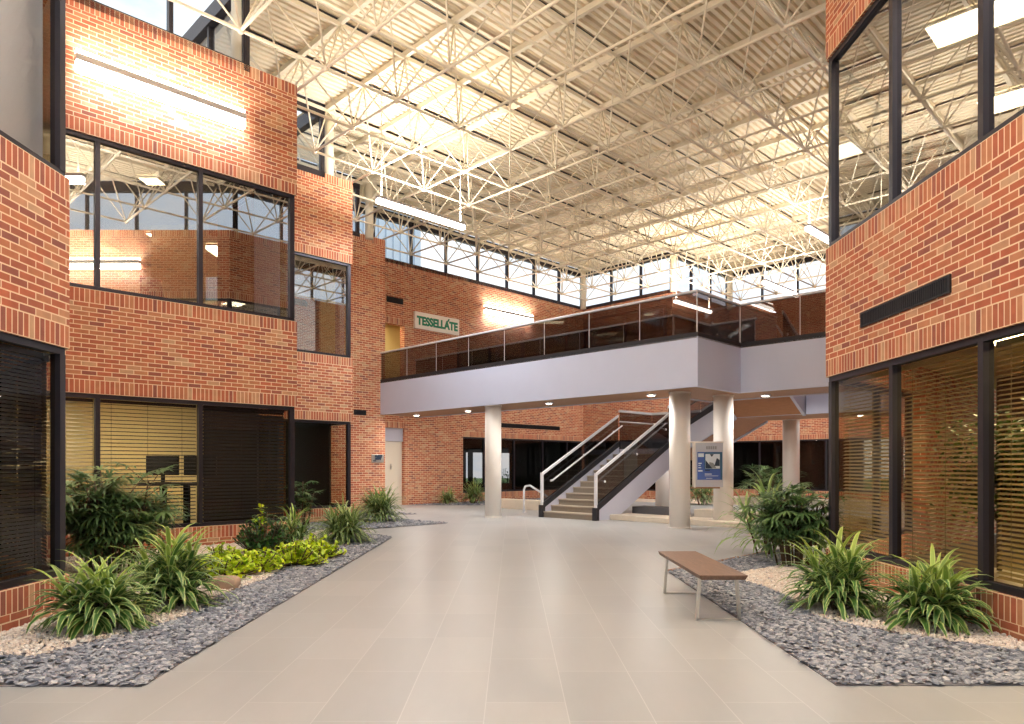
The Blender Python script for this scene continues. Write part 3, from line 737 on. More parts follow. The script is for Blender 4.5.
# ------------------------------------------------------------------ footbridge
BZ0, BZ1 = 3.05, 4.09
front = [(-4.25, 22.69), (3.84, 14.6), (5.155, 15.915), (8.04, 13.03)]
back = [(9.18, 14.17), (5.12, 18.23), (3.895, 17.0), (-3.3, 24.2)]
fb_ = thing('footbridge', 'white footbridge crossing the hall with wood soffit', 'bridge', (3.84, 14.6, BZ0))
mb = MB(); mb.prism(front+back, BZ0+0.06, BZ1-0.06); mb.build('slab', M['stairgrey'], fb_, origin=(3.84, 14.6, BZ0))
def strip(poly, z0, z1, th, m, name, parent, inner=True):
    g = MB(); off = offpoly(poly, th)
    for i in range(len(poly)-1):
        g.prism([poly[i], poly[i+1], off[i+1], off[i]], z0, z1)
    return g.build(name, m, parent, origin=(poly[1][0], poly[1][1], z0))
fr_out = offpoly(front, -0.03)
strip(fr_out, BZ0, BZ1, 0.1, M['white'], 'fascia', fb_)
bk_out = offpoly(back, -0.03)
strip(bk_out, BZ0, BZ1, 0.1, M['stairgrey'], 'fascia', fb_)
mb = MB(); mb.prism(front+back, BZ0+0.02, BZ0+0.06); mb.build('soffit', M['woodsoffit'], fb_, origin=(3.84, 14.6, BZ0))
mb = MB(); mb.prism(front+back, BZ1-0.06, BZ1-0.03); mb.build('walkway', M['carpet'], fb_, origin=(3.84, 14.6, BZ1))
# recessed lights in the soffit
def soff(px, py):
    Y = 704*(BZ0+0.02-H)/(466-py); return ((px-512)/704*Y, Y)
for px, py, lb in ((416.5, 414.6, 'recessed downlight in the bridge soffit nearest the brick pier'), (468, 410.3, 'recessed downlight in the bridge soffit near the single column'), (549, 402.5, 'recessed downlight in the bridge soffit above the foot of the stairs'),
                   (651.3, 394.2, 'recessed downlight in the bridge soffit beside the column pair'), (765.5, 394.6, 'recessed downlight in the bridge soffit near the blinds building')):
    x, y = soff(px, py); t = thing('downlight', lb, 'light', (x, y, BZ0))
    g = MB(); g.tube((x, y, BZ0-0.012), (x, y, BZ0+0.03), 0.11, 20); g.build('trim_ring', M['white'], t, origin=(x, y, BZ0))
    g = MB(); g.tube((x, y, BZ0-0.02), (x, y, BZ0-0.005), 0.075, 20); g.build('lens', M['spot'], t, origin=(x, y, BZ0))
    arealight('downlight_lamp', (x, y, BZ0-0.03), (0, 0, 0), 0.13, 0.13, 32, (1, 0.96, 0.90))
def glass_rail(poly, label, zt=5.06, n_per=1.4, z0=BZ1):
    t = thing('glass_railing', label, 'railing', (poly[1][0], poly[1][1], z0))
    for i in range(len(poly)-1):
        a, b = poly[i], poly[i+1]; u, l = unit(a, b)
        g = MB(); g.obox(a, u, -0.02, l+0.02, -0.05, 0.03, z0-0.03, z0+0.09); g.build('base_channel', M['dark'], t, origin=(a[0], a[1], z0))
        g = MB(); g.obox(a, u, -0.03, l+0.03, -0.045, 0.035, zt-0.05, zt); g.build('handrail', M['railpaint'], t, origin=(a[0], a[1], zt), bevel=0.012)
        n = max(1, round(l/n_per))
        for k in range(n):
            # joints counted from the outer corner
            s0, s1 = l*k/n+0.008, l*(k+1)/n-0.008
            g = MB(); g.obox(a, u, s0, s1, -0.016, -0.004, z0+0.05, zt-0.03); g.build('glass_panel', M['railglass'], t, origin=(a[0]+u[0]*s0, a[1]+u[1]*s0, z0))
        for k in range(0, n+1):
            s = min(max(l*k/n, 0.006), l-0.006)
            g = MB(); g.obox(a, u, s-0.006, s+0.006, -0.017, -0.003, z0+0.06, zt-0.03); g.build('joint_strip', M['railpaint'], t, origin=(a[0]+u[0]*s, a[1]+u[1]*s, z0))
    return t
glass_rail(front, 'bronze glass railing along the near edge of the footbridge')
u_, l_ = unit(back[0], back[1])
glass_rail([(7.56, 15.79), (9.18, 14.17)][::-1], 'bronze glass railing on the far edge of the bridge beside the blinds building')
glass_rail([(6.0, 17.35), back[1], back[2], back[3]], 'bronze glass railing along the far edge of the footbridge')
# columns
def column(x, y, d, z, label):
    t = thing('round_column', label, 'column', (x, y, 0))
    g = MB(); g.tube((x, y, 0), (x, y, z), d/2, 40); g.build('shaft', M['column'], t, origin=(x, y, 0))
    g = MB(); g.tube((x, y, z-0.03), (x, y, z), d/2+0.012, 40); g.tube((x, y, 0), (x, y, 0.02), d/2+0.012, 40); g.build('joint_ring', M['column'], t, origin=(x, y, 0))
column(-0.52, 19.4, 0.45, BZ0+0.02, 'round column standing alone in front of the rear window')
column(3.80, 15.95, 0.465, BZ0+0.02, 'round column at the bridge corner, between stairs and information display')
column(4.99, 16.62, 0.455, BZ0+0.02, 'round column behind the information display')
column(7.87, 19.85, 0.45, 2.72, 'round column under the upper stair landing')
column(5.1, 23.9, 0.45, 1.45, 'short round column half hidden under the staircase')

# ------------------------------------------------------------------ staircase
st = thing('staircase', 'stone staircase with smoked glass sides turning up to the footbridge', 'staircase', (1.5, 18.7, 0))
L0, R0 = (0.87, 19.30), (2.12, 18.05)
def adv(p, u, s): return (p[0]+u[0]*s, p[1]+u[1]*s)
def flight(L, Rr, u, n, rise, run, z0, railL=True, railR=True, sd=0.5, newel=False):
    """L,R: plan points of the first riser's ends. n risers, n-1 treads; ends at a landing."""
    for k in range(n-1):
        g = MB(); a0, a1 = adv(L, u, k*run), adv(L, u, (k+1)*run+0.02); c0, c1 = adv(Rr, u, k*run), adv(Rr, u, (k+1)*run+0.02)
        zt = z0+(k+1)*rise; zb = max(z0, z0+k*rise-0.12) if k else z0
        g.prism([a0, c0, c1, a1], zb, zt-0.03, 0)
        b0, d0 = adv(L, u, k*run-0.025), adv(Rr, u, k*run-0.025)
        g.prism([b0, d0, c1, a1], zt-0.03, zt, 1)
        g.build('tread', [M['tread'], M['nosing']], st, origin=(a0[0], a0[1], zb))
    ln = (n-1)*run; zn0 = z0+rise; zn1 = z0+n*rise
    wv = unit(L, Rr)[0]
    def plate(P, s0, s1, za, zb, zc, zd, off, th, m, name):
        """parallelogram plate on one side: bottom za->zb, top zc->zd"""
        g = MB(); p0, p1 = adv(P, u, s0), adv(P, u, s1)
        o0, o1 = adv(p0, wv, off), adv(p1, wv, off); i0, i1 = adv(p0, wv, off+th), adv(p1, wv, off+th)
        g.hexa([(o0[0], o0[1], za), (i0[0], i0[1], za), (i1[0], i1[1], zb), (o1[0], o1[1], zb)], [(o0[0], o0[1], zc), (i0[0], i0[1], zc), (i1[0], i1[1], zd), (o1[0], o1[1], zd)])
        g.build(name, m, st, origin=(o0[0], o0[1], za))
    for P, off, th, rail in ((L, -0.09, 0.08, railL), (Rr, 0.01, 0.08, railR)):
        dz = (zn1-zn0)/ln
        # stringer, cut at the floor
        if z0 < 0.01:
            s_c = (0.55-rise)/dz
            plate(P, 0.0, s_c, 0.0, 0.0, zn0+0.08, zn0+0.08+dz*s_c, off, th, M['stairgrey'], 'stringer')
            plate(P, s_c, ln, 0.0, zn1-0.55, zn0+0.08+dz*s_c, zn1+0.08, off, th, M['stairgrey'], 'stringer')
        else: plate(P, 0, ln, zn0-sd-0.05, zn1-sd-0.05, zn0+0.08, zn1+0.08, off, th, M['stairgrey'], 'stringer')
        plate(P, 0, ln, zn0+0.08, zn1+0.08, zn0+0.24, zn1+0.24, off-0.01, th+0.02, M['dark'], 'glass_shoe')
        if rail:
            g0 = off+th/2-0.006
            npn = max(1, round(ln/1.2))
            for k in range(npn):
                s0, s1 = ln*k/npn+0.006, ln*(k+1)/npn-0.006
                plate(P, s0, s1, zn0+0.22+dz*s0, zn0+0.22+dz*s1, zn0+1.0+dz*s0, zn0+1.0+dz*s1, g0, 0.012, M['stairglass'], 'glass_panel')
            plate(P, 0, ln, zn0+0.99, zn1+0.99, zn0+1.06, zn1+1.06, off+0.012, th-0.024, M['railpaint'], 'handrail')
            # lower grab rail on brackets
            inn = 0.10 if off < 0 else -0.10
            q0, q1 = adv(adv(P, u, 0.25), wv, inn), adv(adv(P, u, ln), wv, inn)
            g = MB(); g.tube((q0[0], q0[1], zn0+0.72+dz*0.25), (q1[0], q1[1], zn1+0.72), 0.024, 8); g.ball((q0[0], q0[1], zn0+0.72+dz*0.25), 0.03)
            g.build('grab_rail', M['railpaint'], st, origin=(q0[0], q0[1], zn0+0.72))
            for k in range(3):
                s = 0.35+(ln-0.6)*k/2; q = adv(adv(P, u, s), wv, inn); w_ = adv(adv(P, u, s), wv, off+th/2)
                g = MB(); g.tube((q[0], q[1], zn0+0.70+dz*s), (w_[0], w_[1], zn0+0.66+dz*s), 0.014, 6); g.ball((w_[0], w_[1], zn0+0.66+dz*s), 0.035)
                g.build('bracket', M['railpaint'], st, origin=(q[0], q[1], zn0+0.7+dz*s))
        if newel:
            p = adv(P, wv, off+th/2)
            g = MB(); g.obox(p, u, -0.05, 0.015, -0.032, 0.032, 0.32, zn0+1.06); g.build('newel_post', M['railpaint'], st, origin=(p[0], p[1], 0.3))
            g = MB(); g.obox(p, u, -0.09, 0.05, -0.06, 0.06, 0, 0.33); g.build('newel_base', M['dark'], st, origin=(p[0], p[1], 0))
    # sloping soffit
    g = MB(); dz = (zn1-zn0)/ln; s_c = 0 if z0 > 0.01 else (0.5-rise)/dz
    a0, c0 = adv(L, u, s_c), adv(Rr, u, s_c); a1, c1 = adv(L, u, ln), adv(Rr, u, ln); zb0 = zn0-sd+dz*s_c; zb1 = zn1-sd
    g.hexa([(*a0, zb0), (*c0, zb0), (*c1, zb1), (*a1, zb1)], [(*a0, zb0+0.1), (*c0, zb0+0.1), (*c1, zb1+0.1), (*a1, zb1+0.1)])
    g.build('soffit', M['wood'], st, origin=(a0[0], a0[1], zb0))
def landing(poly, z, th, rails, soff=True):
    g = MB(); g.prism(poly, z-th, z, 0, 1, 2); g.build('landing', [M['stairgrey'], M['tread'], M['wood']], st, origin=(poly[0][0], poly[0][1], z-th))
    for a, b in rails:
        u, l = unit(a, b)
        g = MB(); g.obox(a, u, 0, l, -0.05, 0.05, z, z+0.24); g.build('glass_shoe', M['dark'], st, origin=(a[0], a[1], z))
        g = MB(); g.obox(a, u, 0.01, l-0.01, -0.006, 0.006, z+0.2, z+1.15); g.build('glass_panel', M['stairglass'], st, origin=(a[0], a[1], z))
        g = MB(); g.obox(a, u, 0, l, -0.04, 0.04, z+1.14, z+1.21); g.build('handrail', M['railpaint'], st, origin=(a[0], a[1], z))
        g = MB(); g.tube((a[0], a[1], z+0.85), (b[0], b[1], z+0.85), 0.022, 8); g.build('grab_rail', M['railpaint'], st, origin=(a[0], a[1], z+.85))
flight(L0, R0, u45, 12, 0.16, 0.315, 0.0, newel=True)
t1 = 2.45
A1, B1 = (L0[0]+t1, L0[1]+t1), (R0[0]+t1, R0[1]+t1)
C1_, D1 = (B1[0]+1.25, B1[1]+1.25), (A1[0]+1.25, A1[1]+1.25)
landing([A1, B1, C1_, D1], 1.92, 0.34, [(A1, D1), (D1, C1_)])
# second flight runs (1,-1) from edge B1-C1
flight(C1_, B1, v45, 8, 0.16, 0.303, 1.92)
run2 = 7*0.303/R2
E1, F1 = (C1_[0]+run2, C1_[1]-run2), (B1[0]+run2, B1[1]-run2)   # far / near ends of the upper landing edge
w3 = 1.25
G1 = (F1[0]+w3, F1[1]-w3)
landing([F1, E1, (E1[0]+2.6, E1[1]-2.6), (F1[0]+2.6, F1[1]-2.6)], 3.2, 0.5, [(E1, (E1[0]+2.6, E1[1]-2.6))])
# white parapet on the landing beside the third flight
g = MB(); pp = [adv(G1, v45, 0.12), (F1[0]+2.6, F1[1]-2.6)]; uu, ll = unit(*pp); g.obox(pp[0], uu, 0, ll, -0.06, 0.06, 2.7, 4.15); g.build('parapet', M['white'], st, origin=(pp[0][0], pp[0][1], 2.7))
um = (-1/R2, -1/R2)
flight(F1, G1, um, 5, 0.172, 0.31, 3.2, sd=0.66)

# ------------------------------------------------------------------ podium, bench block, loop rail behind the stairs
def curb_poly(P0, P1, d, z0, z1, m, name, label, cat):
    u, l = unit(P0, P1); g = MB(); g.obox(P0, u, 0, l, -d, 0, z0, z1); o = g.build(name, m, origin=(P0[0], P0[1], z0), bevel=0.01); tag(o, label, cat); return o
def onP(px, c):
    r = (px-512)/704.0; Y = c/(1+r); return (c-Y, Y)
curb_poly(onP(606, 20.9), onP(845, 20.9), 0.9, 0, 0.13, M['curb'], 'podium_step', 'low cream stone step running behind the column pair', 'step')
curb_poly(onP(694, 22.6), onP(860, 22.6), 0.45, 0, 0.30, M['curb'], 'planter_curb', 'cream stone planter curb behind the information display', 'curb')
curb_poly(onP(632, 22.9), onP(676, 22.9), 0.6, 0.0, 0.28, M['greystone'], 'stone_bench', 'low dark grey stone bench beneath the staircase', 'bench')
curb_poly((-0.6, 23.6), (0.85, 22.15), 0.5, 0, 0.30, M['curb'], 'planter_curb', 'cream stone curb between the lone column and the stairs', 'curb')
curb_poly((7.2, 26.6), (12.8, 21.0), 0.4, 0, 0.28, M['curb'], 'planter_curb', 'far cream stone curb in front of the long dark window', 'curb')
t = thing('loop_handrail', 'pale tubular loop handrail beside the foot of the stairs', 'handrail', (0.42, 21.9, 0))
Yh = 21.2
hx = lambda px: (px-512)/704*Yh
hz = lambda py: H+(466-py)*Yh/704
pts = [(hx(524), Yh, 0), (hx(524), Yh, hz(489.5)), (hx(525.5), Yh, hz(486.3)), (hx(530), Yh, hz(485.5)), (hx(545), Yh-0.1, hz(495)), (hx(551), Yh-0.15, hz(500)), (hx(551), Yh-0.15, 0)]
g = MB()
for a, b in zip(pts[:-1], pts[1:]):
    g.tube(a, b, 0.03, 8); g.ball(b, 0.03)
g.build('tube', M['railpaint'], t, origin=(hx(524), Yh, 0))
g = MB(); g.tube((hx(524), Yh, 0), (hx(524), Yh, 0.015), 0.07, 14); g.tube((hx(551), Yh-.15, 0), (hx(551), Yh-.15, 0.015), 0.07, 14); g.build('foot_plate', M['railpaint'], t, origin=(hx(524), Yh, 0))

# ------------------------------------------------------------------ information display
t = thing('information_display', 'silver information display with blue poster mounted between two round columns', 'display', (4.4, 15.7, 0.9))
Yd = 15.75
dx = lambda px: (px-512)/704*Yd
dz = lambda py: H+(466-py)*Yd/704
og = (4.4, Yd, 0.9)
g = MB(); g.box(dx(695.5), dx(723), Yd-0.01, Yd+0.10, dz(487), dz(442.8)); g.build('panel', M['silver'], t, origin=og, bevel=0.008)
g = MB(); g.box(dx(693.6), dx(695.4), Yd-0.02, Yd+0.12, dz(487.5), dz(442.4)); g.build('side_frame', M['column'], t, origin=og)
g = MB(); g.box(dx(691), dx(724), Yd, Yd+0.12, dz(442.8), dz(441.4)); g.build('mounting_rail', M['column'], t, origin=og)
g = MB(); g.box(dx(691), dx(720), Yd, Yd+0.14, dz(488.6), dz(487)); g.build('mounting_rail', M['woodsoffit'], t, origin=og)
po = MB(); po.box(dx(697.2), dx(722), Yd-0.016, Yd-0.008, dz(479.8), dz(452)); po = po.build('poster', M['blue'], t, origin=og)
def flat(px0, px1, py0, py1, m, nm, k=1):
    g = MB(); g.box(dx(px0), dx(px1), Yd-0.018-0.0015*k, Yd-0.016, dz(py1), dz(py0)); o = g.build(nm, m, po, origin=og); o.parent = po; o.location = (0, 0, 0); return o
flat(704.2, 722, 452.3, 469.3, M['teal'], 'picture_border'); flat(720.2, 721.9, 469.3, 479.6, M['teal'], 'picture_border')
flat(705.2, 719.6, 454.0, 468.6, M['pwhite'], 'picture', 2)
g = MB()   # little atrium picture: dark trees and a grey building in perspective
def pgon(pts, mi, k): g.face([(dx(a), Yd-0.018-0.0015*k, dz(b)) for a, b in pts], mi)
pgon([(705.3, 468.4), (712, 468.4), (705.3, 460)], 0, 4); pgon([(709, 462), (709, 468.2), (716, 468.2), (713, 463)], 1, 3.4); pgon([(716.5, 458), (714, 466), (719.4, 466), (719.4, 460)], 0, 3.8); pgon([(709.5, 454.2), (713.5, 454.2), (711.5, 457)], 0, 3.6)
o = g.build('picture_detail', [M['pdark'], M['pgrey']], po, origin=og); o.location = (0, 0, 0)
g = MB()
for a, b, y0, y1 in ((698.2, 701.5, 462.8, 464.0), (698.2, 700.4, 465, 465.8), (698.2, 701, 467.2, 468.2), (698.0, 702.3, 470, 471.6), (704.6, 711.5, 473.6, 474.5), (704.6, 718, 475.6, 476.1), (706, 712, 478, 478.5), (698.0, 703.6, 453.4, 457)):
    g.box(dx(a), dx(b), Yd-0.020, Yd-0.016, dz(y1), dz(y0))
o = g.build('text_lines', M['pwhite'], po, origin=og); o.location = (0, 0, 0)
g = MB(); g.box(dx(704.8), dx(709.5), Yd-0.020, Yd-0.016, dz(470.8), dz(469.7)); o = g.build('text_lines', M['pdark'], po, origin=og); o.location = (0, 0, 0)
g = MB()
for k, (a, b) in enumerate(((706, 707.6), (708.2, 709.8), (710.4, 712), (712.6, 714.2), (714.8, 716.4))): g.box(dx(a), dx(b), Yd-0.014, Yd-0.01, dz(449.3), dz(446.2))
g.build('heading', M['printgrey'], t, origin=og)

# ------------------------------------------------------------------ bench
t = thing('bench', 'walnut topped bench on steel sled legs beside the slate bed', 'bench', (1.86, 7.08, 0))
g = MB(); x0, x1, y0, y1, z0, z1 = 1.652, 2.085, 6.2, 7.98, 0.392, 0.436
g.hexa([(x0+.02, y0+.02, z0), (x1-.02, y0+.02, z0), (x1-.02, y1-.02, z0), (x0+.02, y1-.02, z0)], [(x0, y0, z1), (x1, y0, z1), (x1, y1, z1), (x0, y1, z1)])
g.build('seat', M['benchwood'], t, origin=(1.86, 7.08, 0.39), bevel=0.007)
for yy in (6.39, 7.73):
    for sx in (-1, 1):
        g = MB(); g.bar((1.87+sx*0.165, yy, 0.392), (1.87+sx*0.195, yy, 0.0), 0.05, 0.02)
        # flat bar, wide along the bench
        g.build('leg', M['steel'], t, origin=(1.87+sx*0.18, yy, 0))
    g = MB(); g.box(1.87-0.2, 1.87+0.2, yy-0.025, yy+0.025, 0.0, 0.016); g.build('foot_bar', M['steel'], t, origin=(1.87, yy, 0))
    g = MB(); g.box(1.87-0.17, 1.87+0.17, yy-0.025, yy+0.025, 0.376, 0.392); g.build('top_bar', M['steel'], t, origin=(1.87, yy, 0.38))

# ------------------------------------------------------------------ sign, plaque, vents, doors
def place(o, P, u, z):
    """stand a flat XY object up on a wall: local x along u, local y up"""
    n = Vector((u[1], -u[0], 0)); m = Matrix(((u[0], 0, n.x, P[0]), (u[1], 0, n.y, P[1]), (0, 1, 0, z), (0, 0, 0, 1))); o.matrix_world = m
def text(body, name, size, m, bold=0.0, ext=0.006, sx=1.0):
    c = bpy.data.curves.new(name, 'FONT'); c.body = body; c.size = size; c.extrude = ext; c.offset = bold; c.align_x = 'CENTER'; c.align_y = 'CENTER'; c.space_character = 1.0
    o = bpy.data.objects.new(name, c); COL.objects.link(o); c.materials.append(m); return o
a, b = on5p(413.5), on5p(457.8); uS, lS = unit(a, b)
t = thing('wall_sign', 'white sign reading TESSELLÁTE in green letters on the rear brick wall', 'sign', (a[0], a[1], 6.4))
g = MB(); g.obox(a, uS, 0, lS, 0.0, 0.09, 6.41, 7.02); g.build('board', M['signwhite'], t, origin=(a[0], a[1], 6.4))
nS = (uS[1], -uS[0])
def letters(parent, P, u, z, widths_total, h, body, m):
    o = text(body, 'lettering', h/0.72, m, bold=0.019)
    bpy.context.view_layer.update()
    w = o.dimensions.x
    place(o, P, u, z); k = widths_total/w
    M4 = o.matrix_world @ Matrix.Diagonal((k, 1, 1, 1))
    pw = Vector(parent.get('_w', (0, 0, 0)))
    me = bpy.data.meshes.new_from_object(o.evaluated_get(bpy.context.evaluated_depsgraph_get())); bpy.data.objects.remove(o)
    o = bpy.data.objects.new('lettering', me); COL.objects.link(o)
    o.parent = parent; o.matrix_basis = Matrix.Translation(-pw) @ M4
    return o
cS = adv(a, uS, lS*0.5)
letters(t, (cS[0]+nS[0]*0.095, cS[1]+nS[1]*0.095), uS, 6.69, lS*0.92, 0.30, 'TESSELLATE', M['signgreen'])
# slanted stroke on the A
g = MB(); sA = lS*0.712
for (s0, z0, s1, z1, w) in ((sA-0.02, 6.83, sA+0.06, 6.95, 0.065),):
    p = lambda s, d: (a[0]+uS[0]*s+nS[0]*d, a[1]+uS[1]*s+nS[1]*d)
    q = [p(s0, .09), p(s0+w, .09), p(s1+w, .09), p(s1, .09)]; qq = [p(s0, .104), p(s0+w, .104), p(s1+w, .104), p(s1, .104)]
    g.hexa([(*q[0], z0), (*q[1], z0), (*qq[1], z0), (*qq[0], z0)], [(*q[3], z1), (*q[2], z1), (*qq[2], z1), (*qq[3], z1)])
g.build('lettering', M['signgreen'], t, origin=(a[0], a[1], 6.4))

def on4(px):
    r = (px-512)/704.0; Y = 26.855/(1-r); return (Y-26.855, Y)
a, b = on4(371.2), on4(383.4); uS, lS = unit(a, b); nS = (uS[1], -uS[0])
t = thing('room_plaque', 'small silver number plaque on the plain brick pier', 'sign', (a[0], a[1], 1.5))
g = MB(); g.obox(a, uS, 0, lS, 0.0, 0.03, 1.51, 1.77); g.build('plate', M['steel'], t, origin=(a[0], a[1], 1.5), bevel=0.025)
cS = adv(a, uS, lS*0.55); letters(t, (cS[0]+nS[0]*0.032, cS[1]+nS[1]*0.032), uS, 1.67, lS*0.62, 0.13, '207', M['pdark'])
g = MB(); g.obox(a, uS, lS*0.12, lS*0.35, 0.03, 0.034, 1.55, 1.58); g.build('small_print', M['pdark'], t, origin=(a[0], a[1], 1.5))

def vent(P, u, l, z0, z1, label, n=40, slant=0.0):
    t = thing('wall_vent', label, 'vent', (P[0], P[1], z0))
    g = MB(); w = 0.018
    g.obox(P, u, 0, l, -0.0, 0.02, z0, z0+w); g.obox(P, u, 0, l, 0, 0.02, z1-w, z1); g.obox(P, u, 0, w, 0, 0.02, z0+w, z1-w); g.obox(P, u, l-w, l, 0, 0.02, z0+w, z1-w)
    g.build('frame', M['black'], t, origin=(P[0], P[1], z0))
    g = MB(); g.obox(P, u, w, l-w, 0.001, 0.004, z0+w, z1-w); g.build('back_plate', M['black'], t, origin=(P[0], P[1], z0))
    g = MB()
    for k in range(n):
        s = w+(l-2*w)*(k+0.5)/n; g.obox(P, u, s-0.006, s+0.006, 0.004, 0.018, z0+w, z1-w)
    g.build('louvres', M['dark'], t, origin=(P[0], P[1], z0)); return t
vent((4.015, 8.08), (0, -1), 1.65, 2.985, 3.155, 'long black louvred vent slot in the brick above the golden blinds', 46)
a, b = on4(353.8), on4(366); vent(a, unit(a, b)[0], unit(a, b)[1], 3.0, 3.16, 'small black vent slot in the plain brick pier', 14)
a, b = on5p(386.5), on5p(403); vent(a, unit(a, b)[0], unit(a, b)[1], 7.18, 7.38, 'black vent slot above the upper doorway beside the sign', 16)
a, b = on5p(501), on5p(559.5); vent(a, unit(a, b)[0], unit(a, b)[1], 2.98, 3.15, 'long black vent slot over the ground floor rear window', 46)
# cream door and upper doorway in the rear wall
dA = on5(doorw[0], 0.16); u5 = u45; dl = doorw[1]-doorw[0]
t = thing('door_1', 'cream door at ground level beside the plain brick pier', 'door', (dA[0], dA[1], 0)); t['kind'] = 'structure'
g = MB(); g.obox(dA, u5, 0.0, dl, -0.06, 0.0, 0.0, 2.28); g.build('leaf', M['cream'], t, origin=(dA[0], dA[1], 0))
hpx = adv(dA, u5, dl*0.58)
g = MB(); g.obox(hpx, u5, -0.03, 0.03, 0.0, 0.025, 1.28, 1.48); g.tube((hpx[0]+u5[1]*0.02, hpx[1]-u5[0]*0.02, 1.38), (hpx[0]+u5[1]*0.08, hpx[1]-u5[0]*0.08, 1.38), 0.015, 8); g.build('handle', M['steel'], t, origin=(hpx[0], hpx[1], 1.3))
g = MB(); g.obox(dA, u5, 0.0, dl, -0.06, 0.06, 2.28, 2.75); g.build('header', M['stairgrey'], t, origin=(dA[0], dA[1], 2.28))
g = MB(); g.obox(dA, u5, 0.0, 0.08, 0.0, 0.04, 0.0, 2.28); g.build('jamb', M['woodsoffit'], t, origin=(dA[0], dA[1], 0))
wb = MB(); dB = on5(door2[0]-0.6, 0.3); wb.obox(dB, u5, -3.0, 5.5, -1.9, -1.8, 3.86, 6.9); struct(wb.build('wall_lobby_back', M['officewall']), 'yellow lit lobby wall behind the upper doorway', 'wall')

# ------------------------------------------------------------------ planting beds
def bed(name, pts, m, label, z=0.005):
    g = MB(); g.prism(pts, -0.05, z); return struct(g.build(name, m), label, 'planting bed')
bedL = [(-2.345, 4.46), (-4.2, 4.46), (-4.2, 6.81), (-7.3, 9.98), (-4.05, 13.45), (-4.05, 15.48), (-2.345, 13.78)]
bedR = [(2.065, 4.48), (3.99, 4.48), (3.99, 9.02), (4.9, 9.9), (4.9, 12.14), (2.065, 9.3)]
bed2 = [(-1.57, 17.14), (-3.4, 15.31), (-6.3, 15.75), (-4.05, 18.1), (-4.05, 19.62)]
bed3 = [(-2.75, 20.4), (-5.2, 19.3), (-6.0, 20.4), (-4.05, 22.5), (-4.05, 21.7)]
bed5 = [(-3.75, 25.2), (-1.3, 25.05), (2.4, 28.7), (2.4, 31.2)]
bed6 = [(4.0, 31.4), (6.6, 28.7), (10, 32.1), (15.4, 26.7), (13.2, 22.4), (9.2, 24.6), (4.2, 28.2)]
bed('floor_bed_left', bedL, M['soil'], 'planting bed base along the sign side wall'); bed('floor_bed_right', bedR, M['soil'], 'planting bed base along the golden blinds')
bed('floor_bed_bay', bed2, M['soil'], 'planting bed base before the narrow brick bay'); bed('floor_bed_pier', bed3, M['soil'], 'planting bed base before the plain pier')
bed('floor_bed_back', bed5, M['soil'], 'planting bed base along the rear wall'); bed('floor_bed_far', bed6, M['gravelbase'], 'planting bed base before the far dark windows')
def tri_sample(poly):
    xs = [p[0] for p in poly]; ys = [p[1] for p in poly]
    while True:
        p = (random.uniform(min(xs), max(xs)), random.uniform(min(ys), max(ys)))
        if inside(p, poly): return p
def parea(p): return abs(sum(p[i][0]*p[(i+1) % len(p)][1]-p[(i+1) % len(p)][0]*p[i][1] for i in range(len(p))))/2
def chips(name, poly, dens, smin, smax, m, label, cat, test=None, flatk=0.10, tilt=0.42, z=0.010, round_=False):
    g = MB(); n = int(parea(poly)*dens); c = 0
    for _ in range(n):
        x, y = tri_sample(poly)
        if test and not test(x, y): continue
        if x*x+y*y > 18**2 and random.random() < 0.5: continue
        s = random.uniform(smin, smax); a = random.uniform(0, 6.28); h = s*flatk
        mtx = Matrix.Translation((x, y, z+random.uniform(0, 0.018))) @ Matrix.Rotation(a, 4, 'Z') @ Matrix.Rotation(random.gauss(0, tilt*0.5), 4, 'X') @ Matrix.Rotation(random.gauss(0, tilt*0.5), 4, 'Y')
        k = 5 if not round_ else 6; tone = random.random(); ring = []; ring2 = []; mid = []
        asp = random.uniform(0.5, 0.9)
        for i in range(k):
            t = 2*math.pi*(i+random.uniform(-.25, .25))/k; r = s/2*random.uniform(0.8, 1.1)
            ring.append(mtx @ Vector((r*math.cos(t), r*asp*math.sin(t), 0))); ring2.append(mtx @ Vector((r*.72*math.cos(t), r*asp*.72*math.sin(t), h)))
        g.face(ring2, 0, tone=tone)
        for i in range(k):
            j = (i+1) % k; g.face([ring[i], ring[j], ring2[j], ring2[i]], 0, tone=tone)
    o = g.build(name, m); tag(o, label, cat, kind='stuff'); return o
def cream_left(x, y):
    if y > 9.6: return x < -3.55-0.02*math.sin(y*5) and x+4.9-0.9*(y-9.6)/4 < 0.9
    e = -3.06 + 0.06*math.sin(y*3.1) + (max(0, 6.3-y)**2*-0.28)
    return x < e and y > 5.15+0.05*math.sin(x*4)
def cream_right(x, y):
    e = 2.85 + 0.07*math.sin(y*2.7) + (max(0, 6.7-y)**2*0.42)
    far = (y - x) < 6.1+0.05*math.sin(x*5)
    return x > e and y > 5.2 and far
chips('slate_chips', bedL, 1300, 0.03, 0.08, M['slate'], 'grey slate chips edging the bed on the sign side', 'slate chips', lambda x, y: not cream_left(x, y))
chips('slate_chips', bedR, 1300, 0.03, 0.08, M['slate'], 'grey slate chips edging the bed beside the bench', 'slate chips', lambda x, y: not cream_right(x, y))
chips('slate_chips', bed2, 500, 0.05, 0.1, M['slate'], 'grey slate chips in the wedge bed before the narrow bay', 'slate chips')
chips('slate_chips', bed3, 400, 0.05, 0.1, M['slate'], 'grey slate chips in the bed before the plain pier', 'slate chips')
chips('slate_chips', bed5, 260, 0.06, 0.13, M['slate'], 'grey slate chips along the foot of the rear wall', 'slate chips')
